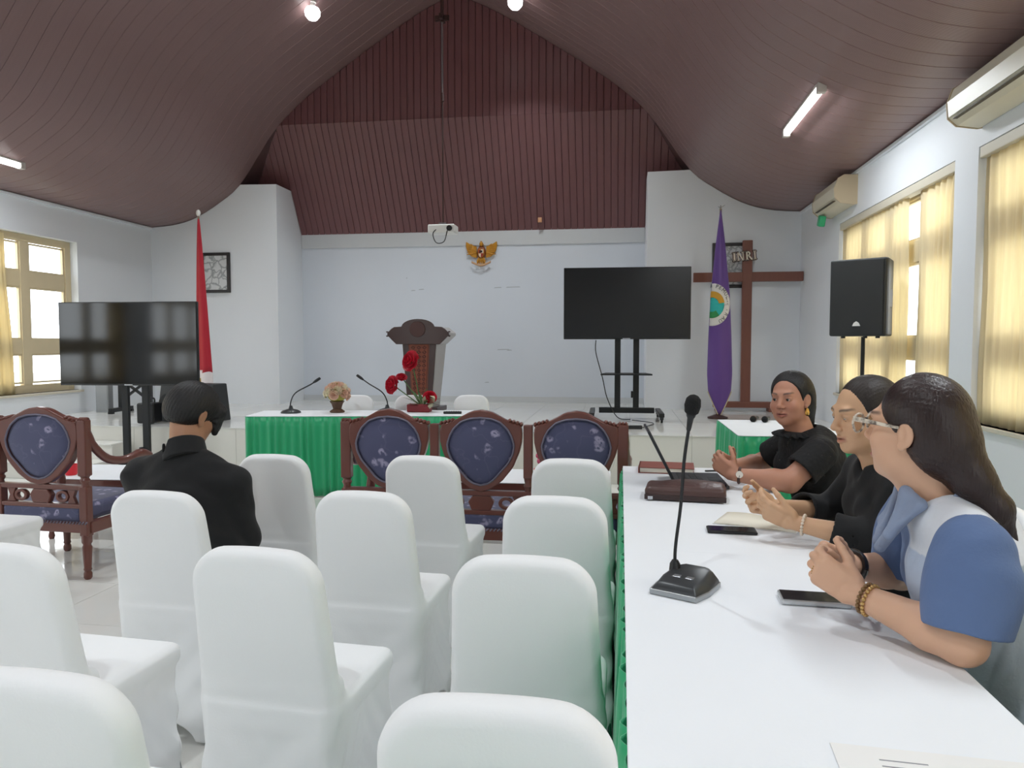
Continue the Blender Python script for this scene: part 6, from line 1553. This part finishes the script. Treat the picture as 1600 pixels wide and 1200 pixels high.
    for q in (-1, 1):
        e = th+Rh@V(q*.080, .000, -.048); o = MB()
        o.lathe([(0, .010), (.005, .004), (.011, -.012), (.009, -.024), (0, -.030)], (0, 0, 0), n=12).xf(Matrix.Diagonal((1, .5, 1, 1)))
        eo = o.build('earring', 'earring_gold', smooth=60); eo.location = tuple(e); P.put(eo)

# ---------------------------------------------------------------- man in black, seen from behind
def man_black():
    P = Person('man in black shirt seated with his back to the camera', (-1.64, 2.66))
    Rh = rot(-24, -24, 6); th = V(-1.712, 2.785, 1.118); B = rot(-6)
    nk = V(-1.705, 2.700, .985); chest = V(-1.690, 2.690, .800); pel = V(-1.640, 2.640, .560)
    sl, sr = V(-1.900, 2.715, .870), V(-1.500, 2.690, .850)
    el, wl = V(-1.985, 2.82, .64), V(-1.88, 3.06, .62)
    er, wr = V(-1.475, 2.735, .630), V(-1.70, 2.98, .62)
    knl, knr = V(-1.96, 3.03, .49), V(-1.74, 3.07, .49)
    bo = head_ops(Rh, th)
    bo += [('u', f_caps(th+Rh@V(0, -.030, -.045), nk, .050, .056), .03), ('u', f_caps(th+Rh@V(0, .01, -.06), nk+B@V(0, .04, 0), .045, .045), .03)]
    bo += torso_ops(B, pel, chest, nk, sl, sr, -.010, wide=1.1)
    bo += arm_ops(sl, el, wl, (.048, .042, .042, .028)) + arm_ops(sr, er, wr, (.048, .042, .042, .028))
    bo += hand_ops(wl, V(.07, .06, -.02), V(.0, .0, -1), (25, 35, 25), 1.05, side=-1) + hand_ops(wr, V(-.07, .06, -.02), V(0, 0, -1), (25, 35, 25), 1.05, side=1)
    bo += leg_ops(pel, B, knl, knr, -.012)
    hl, hh = bbox([th], .14); hl[2] -= .02
    P.sdf('body', bo, (-2.12, 2.44, 0.03), (-1.28, 3.30, 1.27), .0075, 'skin', [(hl, hh, .0034), (V(-1.96, 2.94, .54), V(-1.62, 3.22, .70), .0035)], skin_colour(Rh, th, 'ad7f62', '8a4f45', red=.08))
    I = lambda f: f_in(Rh, th, f)
    ho = [('u', I(f_ell((0, -.018, .040), (.089, .106, .090))), 0), ('u', I(f_ell((0, -.055, -.005), (.082, .068, .070))), .04), ('s', I(f_ell((0, .118, -.050), (.080, .100, .105))), .012),
          ('s', I(f_box((0, .070, -.100), (.13, .075, .075), .02)), .010), ('s', I(f_box((0, -.06, -.135), (.13, .09, .070), .03)), .015),
          ('s', I(f_ell((-.088, -.004, -.012), (.020, .024, .034))), .008), ('s', I(f_ell((.088, -.004, -.012), (.020, .024, .034))), .008),
          ('u', I(f_caps((.066, .062, .035), (.064, .078, -.045), .022, .012)), .03), ('u', I(f_caps((.04, .085, .05), (.045, .095, -.02), .020, .010)), .03)]
    P.sdf('hair', comb(field(ho), Rh, th, 46, .0012, True), (-1.92, 2.60, .93), (-1.50, 3.02, 1.27), .004, 'hair_black')
    sb_ = torso_ops(B, pel, chest, nk, sl, sr, .016, wide=1.14, k=.09)
    sb_ += [('s', f_caps(nk+V(0, 0, .02), th+Rh@V(0, -.01, -.05), .068, .085), .012), ('i', f_plane(pel+V(0, 0, -.11), (0, 0, -1)), .01)]
    for S_, E_, W_ in ((sl, el, wl), (sr, er, wr)):
        m_ = E_+(W_-E_)*.85
        sb_.append(('u', cut(field([('u', f_caps(S_, E_, .066, .056), 0), ('u', f_caps(E_, m_, .056, .046), .03)]), m_, unit(W_-E_)), .04))
        sb_.append(('s', f_caps(E_+(W_-E_)*.6, W_, .036, .036), .004))
    P.sdf('shirt', creased(field(sb_), .0026), (-2.14, 2.44, .42), (-1.28, 3.15, 1.06), .006, 'cloth_black')
    ax = unit(th+Rh@V(0, -.03, -.06)-nk)
    co = [('u', f_caps(nk-ax*.05, nk+ax*.06, .086, .074), 0), ('s', f_caps(nk-ax*.1, nk+ax*.12, .072, .062), .002), ('i', f_plane(nk+ax*.030, ax), .004), ('i', f_plane(nk-ax*.05, -ax), .003),
          ('s', f_box(nk+B@V(-.050, -.075, .045), (.016, .06, .055), .008, rot(-30)), .006), ('s', f_box(nk+B@V(0, .09, .0), (.03, .06, .12), .01, B), .004)]
    P.sdf('collar', co, *bbox([nk], .13), .004, 'cloth_black')
    P.sdf('trousers', [('u', f_ell(pel+V(0, 0, -.02), (.19, .158, .12), B), 0)] + leg_ops(pel, B, knl, knr, .008) + [('i', f_plane(pel+V(0, 0, -.015), (0, 0, 1)), .01)], (-2.1, 2.42, .04), (-1.38, 3.2, .62), .010, 'cloth_black')
    shoes(P, knl, knr, B)
woman_glasses(); woman_black(); woman_lace(); man_black()
